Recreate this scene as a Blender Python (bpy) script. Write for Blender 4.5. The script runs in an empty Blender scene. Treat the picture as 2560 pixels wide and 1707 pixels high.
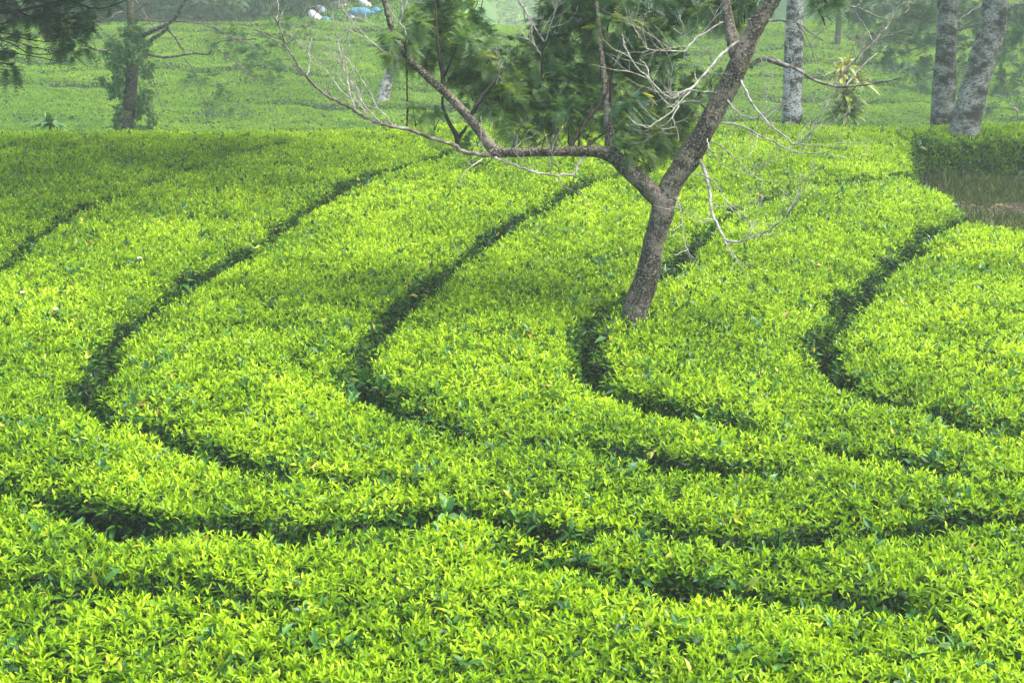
import bpy, math
import numpy as np
from mathutils import Vector

S = bpy.context.scene
rng = np.random.default_rng(7)

# ------------------------------------------------------------------ camera
TH = math.radians(18.2)
FPX = 3555.0
CH = 0.85                       # height of the plucked tea table
CAM = np.array([0.0, 0.0, CH + 3.42])
FW = np.array([0.0, math.cos(TH), -math.sin(TH)])
UP = np.array([0.0, math.sin(TH), math.cos(TH)])
RT = np.array([1.0, 0.0, 0.0])
cd = bpy.data.cameras.new("camera")
cam = bpy.data.objects.new("camera", cd)
S.collection.objects.link(cam)
S.camera = cam
cam.location = CAM
cam.rotation_euler = (math.pi / 2 - TH, 0, 0)
cd.sensor_width = 36
cd.lens = 50
cd.clip_start = 0.1
cd.clip_end = 1000
cd.dof.use_dof = True
cd.dof.focus_distance = 11.0
cd.dof.aperture_fstop = 11

# ------------------------------------------------------------------ light
SUN_EL, SUN_AZ = math.radians(60), math.radians(88)   # azimuth from +Y towards +X
SUN_STRENGTH = 1.5
W = bpy.data.worlds.new("World")
S.world = W
W.use_nodes = True
wn = W.node_tree
wn.nodes.clear()
wo = wn.nodes.new("ShaderNodeOutputWorld")
wb = wn.nodes.new("ShaderNodeBackground")
ws = wn.nodes.new("ShaderNodeTexSky")
ws.sky_type = 'NISHITA'
ws.sun_disc = False
ws.sun_elevation = SUN_EL
ws.sun_rotation = SUN_AZ
ws.air_density = 1.0
ws.dust_density = 4.0
ws.ozone_density = 0.6
wb.inputs[1].default_value = 0.15
wn.links.new(ws.outputs[0], wb.inputs[0])
wn.links.new(wb.outputs[0], wo.inputs[0])
ld = bpy.data.lights.new("sun", 'SUN')
ld.energy = SUN_STRENGTH
ld.angle = math.radians(28)
ld.color = (1.0, 0.965, 0.88)
sun = bpy.data.objects.new("sun", ld)
S.collection.objects.link(sun)
sd = Vector((math.sin(SUN_AZ) * math.cos(SUN_EL), math.cos(SUN_AZ) * math.cos(SUN_EL), math.sin(SUN_EL)))
sun.rotation_euler = sd.to_track_quat('Z', 'Y').to_euler()
sun.location = (20, 20, 40)
S.view_settings.view_transform = 'Standard'
S.view_settings.look = 'None'
S.view_settings.exposure = 2.36
S.view_settings.gamma = 1.0
S.cycles.use_denoising = True
S.cycles.denoising_prefilter = 'NONE'
S.cycles.max_bounces = 6
S.cycles.transmission_bounces = 4
S.cycles.diffuse_bounces = 3
S.cycles.volume_bounces = 0
S.cycles.caustics_reflective = False
S.cycles.caustics_refractive = False

# ------------------------------------------------------------------ helpers
def at(px, py, Z):
    """photo pixel (2560 wide) at camera depth Z -> world point"""
    u = (px - 1280.0) / FPX
    v = (py - 853.5) / FPX
    return CAM + Z * (FW + u * RT - v * UP)

def on_plane(px, py, z=CH):
    u = (px - 1280.0) / FPX
    v = (py - 853.5) / FPX
    d = FW + u * RT - v * UP
    t = (z - CAM[2]) / d[2]
    return (CAM + t * d)[:2]

DS = 2560.0 / 2352.0

def hash2(ix, iy, s):
    n = (ix * 374761393 + iy * 668265263 + s * 1442695041) & 0xFFFFFFFF
    n = ((n ^ (n >> 13)) * 1274126177) & 0xFFFFFFFF
    n = n ^ (n >> 16)
    return (n & 0xFFFF) / 65535.0

def vnoise(x, y, s=0):
    x = np.asarray(x, float); y = np.asarray(y, float)
    ix = np.floor(x).astype(np.int64); iy = np.floor(y).astype(np.int64)
    fx = x - ix; fy = y - iy
    fx = fx * fx * (3 - 2 * fx); fy = fy * fy * (3 - 2 * fy)
    a = hash2(ix, iy, s); b = hash2(ix + 1, iy, s); c = hash2(ix, iy + 1, s); d = hash2(ix + 1, iy + 1, s)
    return (a * (1 - fx) + b * fx) * (1 - fy) + (c * (1 - fx) + d * fx) * fy

def fbm(x, y, s=0, o=3):
    t = 0; a = 0.5; n = 0
    for i in range(o):
        t = t + a * vnoise(x * 2 ** i, y * 2 ** i, s + i); n += a; a *= 0.5
    return t / n

def sstep(a, b, x):
    t = np.clip((x - a) / (b - a), 0, 1)
    return t * t * (3 - 2 * t)

def norm(v):
    return v / np.maximum(np.linalg.norm(v, axis=-1, keepdims=True), 1e-9)

def link(o):
    S.collection.objects.link(o)
    return o

class MB:
    """collects vertex / polygon arrays (3- and 4-gons), a colour per vertex and a material slot per face"""
    def __init__(self):
        self.v = []; self.t = []; self.q = []; self.c = []; self.mt = []; self.mq = []; self.n = 0
    def add(self, v, tris=None, quads=None, col=None, mat=0):
        v = np.asarray(v, float).reshape(-1, 3)
        if tris is not None and len(tris):
            t = np.asarray(tris, np.int64).reshape(-1, 3) + self.n
            self.t.append(t); self.mt.append(np.full(len(t), mat))
        if quads is not None and len(quads):
            q = np.asarray(quads, np.int64).reshape(-1, 4) + self.n
            self.q.append(q); self.mq.append(np.full(len(q), mat))
        if col is None:
            col = np.tile([0.5, 0.5, 0.5], (len(v), 1))
        self.c.append(np.asarray(col, float).reshape(-1, 3))
        self.v.append(v); self.n += len(v)
    def build(self, name, mats, parent=None, smooth=False, origin=None):
        v = np.concatenate(self.v); c = np.concatenate(self.c)
        org = np.zeros(3) if origin is None else np.asarray(origin, float)
        t = np.concatenate(self.t) if self.t else np.zeros((0, 3), np.int64)
        q = np.concatenate(self.q) if self.q else np.zeros((0, 4), np.int64)
        mt = np.concatenate(self.mt) if self.mt else np.zeros(0)
        mq = np.concatenate(self.mq) if self.mq else np.zeros(0)
        me = bpy.data.meshes.new(name)
        me.vertices.add(len(v))
        me.vertices.foreach_set("co", (v - org).astype(np.float32).ravel())
        nl = len(t) * 3 + len(q) * 4
        me.loops.add(nl)
        me.loops.foreach_set("vertex_index", np.concatenate([t.ravel(), q.ravel()]).astype(np.int32))
        nf = len(t) + len(q)
        me.polygons.add(nf)
        ls = np.concatenate([np.arange(len(t)) * 3, len(t) * 3 + np.arange(len(q)) * 4]).astype(np.int32)
        me.polygons.foreach_set("loop_start", ls)
        me.polygons.foreach_set("material_index", np.concatenate([mt, mq]).astype(np.int32))
        me.polygons.foreach_set("use_smooth", np.full(nf, smooth))
        me.update(calc_edges=True)
        ca = me.color_attributes.new("tone", 'FLOAT_COLOR', 'POINT')
        ca.data.foreach_set("color", np.concatenate([c, np.ones((len(c), 1))], axis=1).astype(np.float32).ravel())
        if not isinstance(mats, (list, tuple)):
            mats = [mats]
        for m in mats:
            me.materials.append(m)
        o = link(bpy.data.objects.new(name, me))
        if parent is not None:
            o.parent = parent
            o.location = Vector(org) - parent.location
        else:
            o.location = Vector(org)
        return o

def tag(o, label=None, cat=None, group=None, kind=None):
    if label: o["label"] = label
    if cat: o["category"] = cat
    if group: o["group"] = group
    if kind: o["kind"] = kind
    return o

def empty(name, loc):
    o = link(bpy.data.objects.new(name, None))
    o.location = Vector(loc)
    o.empty_display_size = 0.2
    return o

# ------------------------------------------------------------------ materials
def nmat(name):
    m = bpy.data.materials.new(name)
    m.use_nodes = True
    nt = m.node_tree
    nt.nodes.clear()
    out = nt.nodes.new("ShaderNodeOutputMaterial")
    return m, nt, out

def N(nt, t, **kw):
    n = nt.nodes.new(t)
    for k, v in kw.items():
        setattr(n, k, v)
    return n

def ramp(nt, fac, stops):
    r = nt.nodes.new("ShaderNodeValToRGB")
    el = r.color_ramp.elements
    while len(el) > 1:
        el.remove(el[0])
    el[0].position = stops[0][0]; el[0].color = (*stops[0][1], 1)
    for p, c in stops[1:]:
        e = el.new(p); e.color = (*c, 1)
    nt.links.new(fac, r.inputs[0])
    return r.outputs[0]

def leaf_mat(name, stops, transl=0.35, rough=0.45, spec=0.35, tgain=(1.25, 1.15, 0.3)):
    """tone.r picks the leaf colour along the ramp"""
    m, nt, out = nmat(name)
    a = N(nt, "ShaderNodeAttribute", attribute_name="tone")
    sep = N(nt, "ShaderNodeSeparateColor")
    nt.links.new(a.outputs["Color"], sep.inputs[0])
    col = ramp(nt, sep.outputs[0], stops)
    p = N(nt, "ShaderNodeBsdfPrincipled")
    p.inputs["Roughness"].default_value = rough
    p.inputs["Specular IOR Level"].default_value = spec
    nt.links.new(col, p.inputs["Base Color"])
    tr = N(nt, "ShaderNodeBsdfTranslucent")
    mul = N(nt, "ShaderNodeMix", data_type='RGBA', blend_type='MULTIPLY')
    mul.inputs[0].default_value = 1
    nt.links.new(col, mul.inputs[6])
    mul.inputs[7].default_value = (*tgain, 1)
    nt.links.new(mul.outputs[2], tr.inputs[0])
    mx = N(nt, "ShaderNodeMixShader")
    mx.inputs[0].default_value = transl
    nt.links.new(p.outputs[0], mx.inputs[1])
    nt.links.new(tr.outputs[0], mx.inputs[2])
    nt.links.new(mx.outputs[0], out.inputs[0])
    return m

TEA = leaf_mat("tea_leaf", [(0.0, (0.004, 0.016, 0.004)), (0.16, (0.010, 0.038, 0.003)), (0.3, (0.036, 0.118, 0.001)), (0.55, (0.135, 0.258, 0.001)),
                            (0.8, (0.285, 0.445, 0.001)), (1.0, (0.500, 0.650, 0.040))], 0.40, 0.45, 0.17)
MATURE = leaf_mat("mature_tea_leaf", [(0.0, (0.010, 0.050, 0.010)), (0.6, (0.028, 0.110, 0.014)), (0.95, (0.07, 0.18, 0.02)), (0.98, (0.36, 0.34, 0.03)), (1.0, (0.22, 0.10, 0.03))], 0.2, 0.42, 0.3)
ACA = leaf_mat("feathery_leaf", [(0.0, (0.008, 0.030, 0.012)), (0.5, (0.028, 0.082, 0.042)), (0.8, (0.078, 0.165, 0.066)),
                                 (0.95, (0.19, 0.22, 0.03)), (1.0, (0.42, 0.38, 0.12))], 0.42, 0.5, 0.25)
SHRUB = leaf_mat("shrub_leaf", [(0.0, (0.015, 0.045, 0.015)), (0.5, (0.035, 0.10, 0.022)), (1.0, (0.11, 0.20, 0.03))], 0.25, 0.5, 0.3)
STRAP = leaf_mat("strap_leaf", [(0.0, (0.04, 0.13, 0.02)), (0.5, (0.14, 0.24, 0.03)), (0.8, (0.42, 0.42, 0.08)), (1.0, (0.40, 0.20, 0.08))], 0.3, 0.35, 0.45)
GRASSM = leaf_mat("dry_grass", [(0.0, (0.06, 0.10, 0.02)), (0.5, (0.13, 0.15, 0.04)), (1.0, (0.30, 0.24, 0.11))], 0.25, 0.6, 0.2)
PETAL = leaf_mat("petal", [(0.0, (0.8, 0.78, 0.75)), (1.0, (0.85, 0.55, 0.68))], 0.25, 0.5, 0.2, (1, 1, 1))

def noise_mat(name, scale, stops, rough=0.8, bump=0.3, vec_scale=(1, 1, 1), detail=6, layer=None, bump_scale=None):
    m, nt, out = nmat(name)
    tc = N(nt, "ShaderNodeTexCoord")
    mp = N(nt, "ShaderNodeMapping")
    mp.inputs["Scale"].default_value = vec_scale
    nt.links.new(tc.outputs["Object"], mp.inputs[0])
    n = N(nt, "ShaderNodeTexNoise")
    n.inputs["Scale"].default_value = scale
    n.inputs["Detail"].default_value = detail
    n.inputs["Roughness"].default_value = 0.65
    nt.links.new(mp.outputs[0], n.inputs["Vector"])
    col = ramp(nt, n.outputs[0], stops)
    if layer:
        for (sc, vs, lo, hi, c, det) in layer:
            mp2 = N(nt, "ShaderNodeMapping")
            mp2.inputs["Scale"].default_value = vs
            mp2.inputs["Location"].default_value = (3.1 * sc, 1.7, 0.4)
            nt.links.new(tc.outputs["Object"], mp2.inputs[0])
            n2 = N(nt, "ShaderNodeTexNoise")
            n2.inputs["Scale"].default_value = sc
            n2.inputs["Detail"].default_value = det
            n2.inputs["Roughness"].default_value = 0.7
            nt.links.new(mp2.outputs[0], n2.inputs["Vector"])
            f = ramp(nt, n2.outputs[0], [(lo, (0, 0, 0)), (hi, (1, 1, 1))])
            mx = N(nt, "ShaderNodeMix", data_type='RGBA')
            nt.links.new(f, mx.inputs[0])
            nt.links.new(col, mx.inputs[6])
            mx.inputs[7].default_value = (*c, 1)
            col = mx.outputs[2]
    p = N(nt, "ShaderNodeBsdfPrincipled")
    p.inputs["Roughness"].default_value = rough
    p.inputs["Specular IOR Level"].default_value = 0.2
    nt.links.new(col, p.inputs["Base Color"])
    if bump:
        b = N(nt, "ShaderNodeBump")
        b.inputs["Strength"].default_value = bump
        b.inputs["Distance"].default_value = 0.02
        nt.links.new(n.outputs[0], b.inputs["Height"])
        nt.links.new(b.outputs[0], p.inputs["Normal"])
    nt.links.new(p.outputs[0], out.inputs[0])
    return m

BARK = noise_mat("bark_speckled", 12, [(0.3, (0.004, 0.0035, 0.002)), (0.5, (0.014, 0.011, 0.007)), (0.7, (0.058, 0.046, 0.029))], 0.9, 0.9,
                 (1, 1, 0.6), 10, [(3.2, (1, 1, 1), 0.50, 0.60, (0.12, 0.10, 0.072), 12), (2.2, (1, 1, 1), 0.56, 0.66, (0.045, 0.065, 0.02), 8),
                                   (30, (1, 1, 1), 0.53, 0.62, (0.004, 0.0035, 0.0025), 6), (60, (1, 1, 1), 0.50, 0.66, (0.19, 0.175, 0.13), 6)])
BARK_WHITE = noise_mat("bark_lichen", 14, [(0.3, (0.010, 0.009, 0.006)), (0.6, (0.030, 0.027, 0.021)), (0.8, (0.07, 0.062, 0.05))], 0.9, 0.8,
                       (1, 1, 2.2), 8, [(4.0, (1, 1, 1.6), 0.42, 0.52, (0.27, 0.28, 0.25), 14), (2.6, (1, 1, 1.5), 0.58, 0.66, (0.04, 0.055, 0.028), 8),
                                        (24, (1, 1, 3.0), 0.50, 0.60, (0.012, 0.010, 0.007), 6)])
BARK_GREY = noise_mat("bark_mottled", 14, [(0.3, (0.010, 0.009, 0.006)), (0.6, (0.030, 0.027, 0.021)), (0.8, (0.07, 0.062, 0.05))], 0.9, 0.8,
                       (1, 1, 2.2), 8, [(4.0, (1, 1, 1.6), 0.42, 0.58, (0.21, 0.22, 0.175), 14), (2.6, (1, 1, 1.5), 0.58, 0.66, (0.04, 0.055, 0.028), 8),
                                        (24, (1, 1, 3.0), 0.50, 0.60, (0.012, 0.010, 0.007), 6)])
BARK_DARK = noise_mat("bark_brown", 20, [(0.3, (0.006, 0.005, 0.0035)), (0.7, (0.022, 0.017, 0.012))], 0.9, 0.6)
DEAD = noise_mat("dead_wood", 14, [(0.32, (0.07, 0.06, 0.045)), (0.48, (0.20, 0.185, 0.155)), (0.65, (0.36, 0.345, 0.30))], 0.8, 0.3)
GREY = noise_mat("grey_twig", 16, [(0.35, (0.03, 0.024, 0.017)), (0.5, (0.09, 0.08, 0.062)), (0.65, (0.20, 0.19, 0.16))], 0.85, 0.4)
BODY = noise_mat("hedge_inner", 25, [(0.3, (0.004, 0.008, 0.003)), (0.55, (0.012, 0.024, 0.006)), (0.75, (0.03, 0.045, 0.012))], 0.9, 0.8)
SOIL = noise_mat("soil", 5, [(0.3, (0.012, 0.009, 0.005)), (0.6, (0.04, 0.029, 0.018)), (0.8, (0.08, 0.06, 0.04))], 0.95, 0.8, (1, 1, 1), 10,
                 [(0.6, (1, 1, 1), 0.45, 0.6, (0.05, 0.075, 0.02), 8)])
HILLM = noise_mat("hill_ground", 2.5, [(0.3, (0.03, 0.08, 0.012)), (0.55, (0.07, 0.16, 0.018)), (0.75, (0.12, 0.24, 0.03))], 0.9, 1.0, (1, 1.6, 1), 10)

def cloth_mat(name, c1, c2):
    return noise_mat(name, 6, [(0.35, c1), (0.65, c2)], 0.7, 0.6)
TWIGM = noise_mat("tea_stem", 20, [(0.3, (0.03, 0.022, 0.014)), (0.7, (0.14, 0.11, 0.08))], 0.9, 0.3)
CLOTH_WHITE = cloth_mat("sack_white", (0.28, 0.27, 0.25), (0.50, 0.47, 0.47))
CLOTH_PINK = cloth_mat("sack_pink", (0.34, 0.19, 0.19), (0.46, 0.36, 0.33))
CLOTH_BLUE = cloth_mat("sack_blue", (0.012, 0.06, 0.10), (0.05, 0.17, 0.24))

# ------------------------------------------------------------------ geometry generators
def leaves(mb, B, D, Nn, L, Wd, droop, tone, mat=0, lod=1):
    """folded, drooping leaves. B base, D direction, Nn upper side, L length, Wd half width"""
    n = len(B)
    D = norm(D)
    Sx = norm(np.cross(D, Nn)); Nn = norm(np.cross(Sx, D))
    if lod == 2:
        tmpl = [(0, 0, 0), (.3, -.85, .3), (.33, 0, 0), (.3, .85, .3), (.68, -.75, .3), (.68, 0, 0), (.68, .75, .3), (1, 0, .1)]
        tri = [(0, 2, 1), (0, 3, 2), (4, 5, 7), (5, 6, 7)]
        quad = [(1, 2, 5, 4), (2, 3, 6, 5)]
    elif lod == 1:
        tmpl = [(0, 0, 0), (.42, -1, .32), (.5, 0, 0), (.42, 1, .32), (1, 0, .1)]
        tri = [(0, 2, 1), (0, 3, 2), (1, 2, 4), (2, 3, 4)]
        quad = []
    else:
        tmpl = [(0, 0, 0), (.45, -1, .25), (1, 0, 0), (.45, 1, .25)]
        tri = [(0, 2, 1), (0, 3, 2)]
        quad = []
    k = len(tmpl)
    V = np.empty((n, k, 3))
    for i, (t, s, h) in enumerate(tmpl):
        V[:, i] = B + D * (t * L)[:, None] + Sx * (s * Wd)[:, None] + Nn * (h * Wd - droop * t * t * L)[:, None]
    off = (np.arange(n) * k)[:, None, None]
    T = (np.array(tri)[None] + off).reshape(-1, 3)
    Q = (np.array(quad)[None] + off).reshape(-1, 4) if quad else None
    C = np.repeat(np.stack([tone, tone, tone], 1), k, axis=0)
    mb.add(V.reshape(-1, 3), T, Q, C, mat)

def smooth_line(P, R, step):
    """Catmull-Rom through the points"""
    P = np.asarray(P, float); R = np.asarray(R, float)
    if len(P) == 2:
        n = max(2, int(np.linalg.norm(P[1] - P[0]) / step) + 1)
        t = np.linspace(0, 1, n)[:, None]
        return P[0] * (1 - t) + P[1] * t, R[0] * (1 - t[:, 0]) + R[1] * t[:, 0]
    Q = np.vstack([2 * P[0] - P[1], P, 2 * P[-1] - P[-2]])
    outp, outr = [], []
    for i in range(len(P) - 1):
        p0, p1, p2, p3 = Q[i], Q[i + 1], Q[i + 2], Q[i + 3]
        n = max(2, int(np.linalg.norm(p2 - p1) / step) + 1)
        for t in np.linspace(0, 1, n, endpoint=False):
            outp.append(0.5 * ((2 * p1) + (-p0 + p2) * t + (2 * p0 - 5 * p1 + 4 * p2 - p3) * t * t + (-p0 + 3 * p1 - 3 * p2 + p3) * t ** 3))
            outr.append(R[i] * (1 - t) + R[i + 1] * t)
    outp.append(P[-1]); outr.append(R[-1])
    return np.array(outp), np.array(outr)

def tube(mb, P, R, sides=8, step=0.06, rough=0.06, mat=0, wob=0.0, seed=0):
    P, R = smooth_line(P, R, step)
    r_ = np.random.default_rng(seed + 11)
    n = len(P)
    if wob:
        P = P + (r_.random((n, 3)) - .5) * 2 * wob
    T = norm(np.gradient(P, axis=0))
    ref = np.array([0.0, 1.0, 0.0]) if abs(T[0][1]) < 0.9 else np.array([1.0, 0, 0])
    u = norm(np.cross(T[0], ref)); U = [u]
    for i in range(1, n):
        u = u - T[i] * np.dot(u, T[i]); u = u / np.linalg.norm(u); U.append(u)
    U = np.array(U); Vv = np.cross(T, U)
    a = np.arange(sides) / sides * 2 * math.pi
    ln = np.arange(n) * step
    nz = fbm(ln[:, None] / max(R.max() * 2.2, .01) + seed * 7.3, (np.cos(a) * 1.2 + 5)[None] + 0 * ln[:, None], seed) - .5 + \
        (fbm(ln[:, None] / max(R.max() * 2.2, .01) + seed * 3.3, (np.sin(a) * 1.2 + 9)[None] + 0 * ln[:, None], seed + 5) - .5)
    rr = R[:, None] * (1 + rough * 2.2 * nz)
    V = P[:, None] + U[:, None] * (np.cos(a)[None, :, None] * rr[..., None]) + Vv[:, None] * (np.sin(a)[None, :, None] * rr[..., None])
    i = np.arange(n - 1)[:, None] * sides; j = np.arange(sides)[None]; j2 = (j + 1) % sides
    Q = np.stack([i + j, i + j2, i + sides + j2, i + sides + j], -1).reshape(-1, 4)
    V = np.concatenate([V.reshape(-1, 3), P[-1:] + T[-1:] * R[-1]])
    e = (n - 1) * sides
    Tt = [(e + k, e + (k + 1) % sides, n * sides) for k in range(sides)]
    mb.add(V, Tt, Q, None, mat)
    return P

def fronds(mb, B, D, L, tone, mat=0, pairs=9, lw=0.045, seed=1):
    """feathery compound leaves: a drooping midrib with rows of thin leaflets"""
    n = len(B)
    if n == 0: return
    r_ = np.random.default_rng(seed)
    D = norm(D)
    upv = np.tile([0.0, 0, 1.0], (n, 1)) + (r_.random((n, 3)) - .5) * 0.9
    Sx = norm(np.cross(D, upv)); Nn = norm(np.cross(Sx, D))
    tt = np.linspace(0.12, 1.0, pairs)
    sag = 0.25 + 0.3 * r_.random(n)
    V = []
    for t in tt:
        c = B + D * (t * L)[:, None] - np.array([0, 0, 1.0]) * (sag * t * t * L)[:, None]
        ll = L * 0.42 * (math.sin(math.pi * (0.18 + 0.72 * t)) ** 0.7)
        for s in (-1, 1):
            j = (r_.random(n) - .5) * .3
            dv = norm(Sx * s + D * (0.55 + j)[:, None] - np.array([0, 0, .25]))
            tip = c + dv * ll[:, None]
            w = D * (L * lw)[:, None] + Nn * (L * 0.02 * (r_.random(n) - .5))[:, None]
            V += [c - w * .5, c + w * .5, tip]
    V = np.stack(V, 1)
    k = V.shape[1]
    T = (np.arange(n * k)).reshape(-1, 3)
    C = np.repeat(np.stack([tone] * 3, 1), k, axis=0)
    mb.add(V.reshape(-1, 3), T, None, C, mat)

def rand_dir(n, r_=None):
    r_ = r_ or rng
    v = r_.normal(size=(n, 3))
    return norm(v)

def crown_clumps(mb, blobs, sprays_per_m3, frond_len, seed, tone0=.45, yellow=0.05, pairs=9, lw=0.045, per=7):
    """blobs: (centre xyz, radius, [flatten]) -> sprays of fronds in the outer shell of every blob"""
    r_ = np.random.default_rng(seed)
    for bi, b in enumerate(blobs):
        c, rad = np.asarray(b[0], float), b[1]
        n = max(4, int(sprays_per_m3 * rad ** 2.3))
        d = rand_dir(n, r_)
        rr = rad * (0.25 + 0.8 * r_.random(n) ** 0.6) * (0.75 + 0.5 * vnoise(d[:, 0] * 2.2 + bi * 9, d[:, 2] * 2.2 + d[:, 1] * 2.2, seed))
        p = c + d * rr[:, None] * np.array([1, 1, .85])
        out = norm(d + np.array([0, 0, 0.1]) + rand_dir(n, r_) * .6)
        tn = tone0 + .36 * (r_.random(n) - .5) + .25 * (vnoise(p[:, 0] * 4, p[:, 2] * 4 + p[:, 1] * 3, seed) - .5)
        yel = r_.random(n) < yellow
        for k in range(per):
            dd = norm(out + rand_dir(n, r_) * 0.85)
            tk = np.where(yel & (k < 3), .9 + .1 * r_.random(n), np.clip(tn + .1 * (r_.random(n) - .5), 0, .84))
            fronds(mb, p, dd, frond_len * (.65 + .6 * r_.random(n)), tk, 0, pairs, lw, seed * 31 + k + bi)

# ------------------------------------------------------------------ terrain
def crest_y(x):
    return 19.2 + 0.10 * x * 0.5 + 0.25 * np.sin(x * 0.6 + 1.0)

def ground(x, y):
    x = np.asarray(x, float); y = np.asarray(y, float)
    t = np.maximum(y - crest_y(x), 0)
    near = -0.08 * np.minimum(t, 4) ** 2 - 0.64 * np.maximum(t - 4, 0)
    hs = np.minimum(y, 85) - 40
    left = 1 - sstep(-4.0, -0.5, x)
    right = sstep(15, 20, x)
    keep = np.maximum(left, right)
    hill = -3.3 + 0.10 * hs + (fbm(x * .08, y * .08, 3) - .5) * 0.5
    hill = hill - (1 - keep) * 0.30 * np.clip(y - 53.5, 0, 50) * sstep(52, 60, y)
    hill = hill + (1 - keep) * 0.30 * np.clip(y - 140, 0, 70) + keep * 0.1 * np.clip(y - 82, 0, 60) + keep * 0.06 * np.clip(y - 58, 0, 50)
    w = sstep(26, 40, y)
    lo = np.maximum(near, -4.6)
    return lo * (1 - w) + hill * w

# ------------------------------------------------------------------ tea furrows (traced, display px 2352 wide; third value: how open the furrow is)
F1 = [(-700, 900, .6), (0, 600, .75), (60, 555, .8), (110, 525, .75), (160, 492, .8), (230, 468, .5), (300, 440, .35), (390, 405, .6), (470, 372, .55), (560, 352, .3), (700, 335, .12), (900, 318, .08), (1150, 306, .08), (1450, 292, .05), (1700, 278, .05)]
F2 = [(215, 925, 1), (205, 900, 1), (215, 860, .95), (240, 810, .95), (275, 770, .9), (300, 740, .8), (360, 690, .75), (430, 650, .7), (500, 615, .85), (560, 575, .8), (640, 520, .95), (700, 485, .8), (745, 455, .85), (790, 425, .7), (850, 400, .85), (930, 382, .5), (1000, 360, .55), (1060, 340, .5), (1150, 325, .15), (1400, 305, .1), (1700, 285, .08)]
F2b = [(215, 925, .9), (260, 955, .5), (330, 970, .4), (400, 990, .5), (460, 1012, .7), (520, 1045, .75), (600, 1066, .6), (700, 1080, .45), (800, 1090, .5), (860, 1096, .3), (1000, 1125, .1), (1150, 1170, .1), (1230, 1204, .2)]
F3 = [(815, 875, 1), (812, 850, .95), (830, 820, .95), (860, 770, .9), (900, 715, .85), (960, 668, .9), (1010, 630, .75), (1060, 600, .85), (1110, 560, .7), (1150, 525, .6), (1200, 497, .5), (1250, 475, .75), (1310, 440, .85), (1365, 415, .8), (1430, 395, .4), (1550, 372, .15), (1750, 350, .12), (1900, 340, .12), (2080, 325, .15), (2125, 312, .4)]
F3b = [(815, 875, 1), (850, 905, .9), (920, 935, .6), (1000, 968, .4), (1060, 990, .5), (1140, 1002, .6), (1200, 1010, .4), (1330, 1025, .15), (1440, 1048, .3), (1520, 1060, .5), (1620, 1066, .4), (1700, 1072, .35), (1850, 1100, .12), (2050, 1130, .2), (2352, 1155, .15), (2900, 1200, .2)]
F4 = [(1345, 850, .95), (1325, 820, .95), (1330, 780, .9), (1350, 745, .85), (1400, 705, .8), (1440, 680, .6), (1500, 650, .5), (1540, 620, .85), (1570, 585, .9), (1610, 545, .8), (1660, 505, .4), (1720, 475, .4), (1770, 455, .6), (1830, 440, .5), (1900, 425, .45), (1980, 410, .5), (2050, 400, .8), (2130, 386, .95)]
F4b = [(1345, 850, .95), (1380, 880, .85), (1440, 905, .65), (1500, 925, .7), (1560, 938, .5), (1640, 965, .6), (1710, 978, .6), (1800, 1000, .15), (1900, 1015, .25), (1960, 1028, .6), (2030, 1048, .75), (2100, 1062, .75), (2200, 1078, .6), (2260, 1088, .25), (2450, 1100, .2), (2900, 1110, .4)]
F5 = [(1905, 845, .9), (1888, 810, .9), (1895, 765, .85), (1930, 715, .85), (1980, 670, .9), (2030, 625, .85), (2080, 582, .85), (2120, 542, .85), (2180, 513, .6), (2260, 500, .9)]
F5b = [(1905, 845, .9), (1950, 880, .85), (2010, 905, .7), (2060, 920, .5), (2150, 950, .25), (2230, 975, .6), (2290, 985, .5), (2400, 1000, .2), (2900, 1040, .3)]
F6_ = [(-700, 1090, .3), (0, 1135, .15), (90, 1148, .3), (150, 1168, .7), (230, 1190, .7), (300, 1205, .6), (400, 1208, .6), (500, 1218, .7), (600, 1228, .75), (680, 1232, .75), (760, 1212, .7), (850, 1200, .6), (950, 1190, .6), (1050, 1188, .75), (1150, 1194, .8), (1230, 1204, .8), (1330, 1222, .8), (1420, 1214, .5), (1500, 1210, .55), (1600, 1225, .6), (1700, 1240, .8), (1790, 1240, .7), (1850, 1228, .5), (1950, 1212, .45), (2080, 1205, .35), (2200, 1196, .3), (2352, 1192, .4), (2900, 1200, .4)]
F6 = [(a, b, min(1, c + .22)) for a, b, c in F6_]
F7 = [(-700, 1240, .1), (0, 1262, .1), (500, 1280, .08), (920, 1268, .15), (1120, 1258, .15), (1200, 1262, .45), (1290, 1290, .6), (1370, 1318, .65), (1450, 1343, .75), (1560, 1350, .7), (1650, 1345, .5), (1800, 1370, .3), (2000, 1405, .2), (2352, 1450, .15), (2900, 1500, .2)]
F8 = [(-700, 1320, .15), (60, 1340, .2), (200, 1352, .22), (430, 1368, .25), (700, 1400, .12), (1000, 1445, .15), (1500, 1480, .1), (2352, 1525, .15), (2900, 1560, .2)]
FR = [(2135, 400, .9), (2128, 370, .9), (2122, 335, .8), (2110, 305, .5), (2090, 285, .4)]
CLEAR = [(2135, 322), (2352, 318), (3200, 312), (3200, 640), (2352, 522), (2282, 508), (2262, 478), (2205, 432), (2140, 404), (2126, 372)]

def W2(line):
    return np.array([list(on_plane(p[0] * DS, p[1] * DS)) for p in line])

F2b, F3b, F4b, F5b, F7, F8 = [[(a, b, min(1, c * 1.1)) for a, b, c in f] for f in (F2b, F3b, F4b, F5b, F7, F8)]
FURS = [F1, F2, F2b, F3, F3b, F4, F4b, F5, F5b, F6, F7, F8, FR]
FW2 = [W2(f) for f in FURS]
SEG = []
for f, w in zip(FURS, FW2):
    for i in range(len(f) - 1):
        SEG.append((w[i], w[i + 1], f[i][2], f[i + 1][2]))

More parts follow.
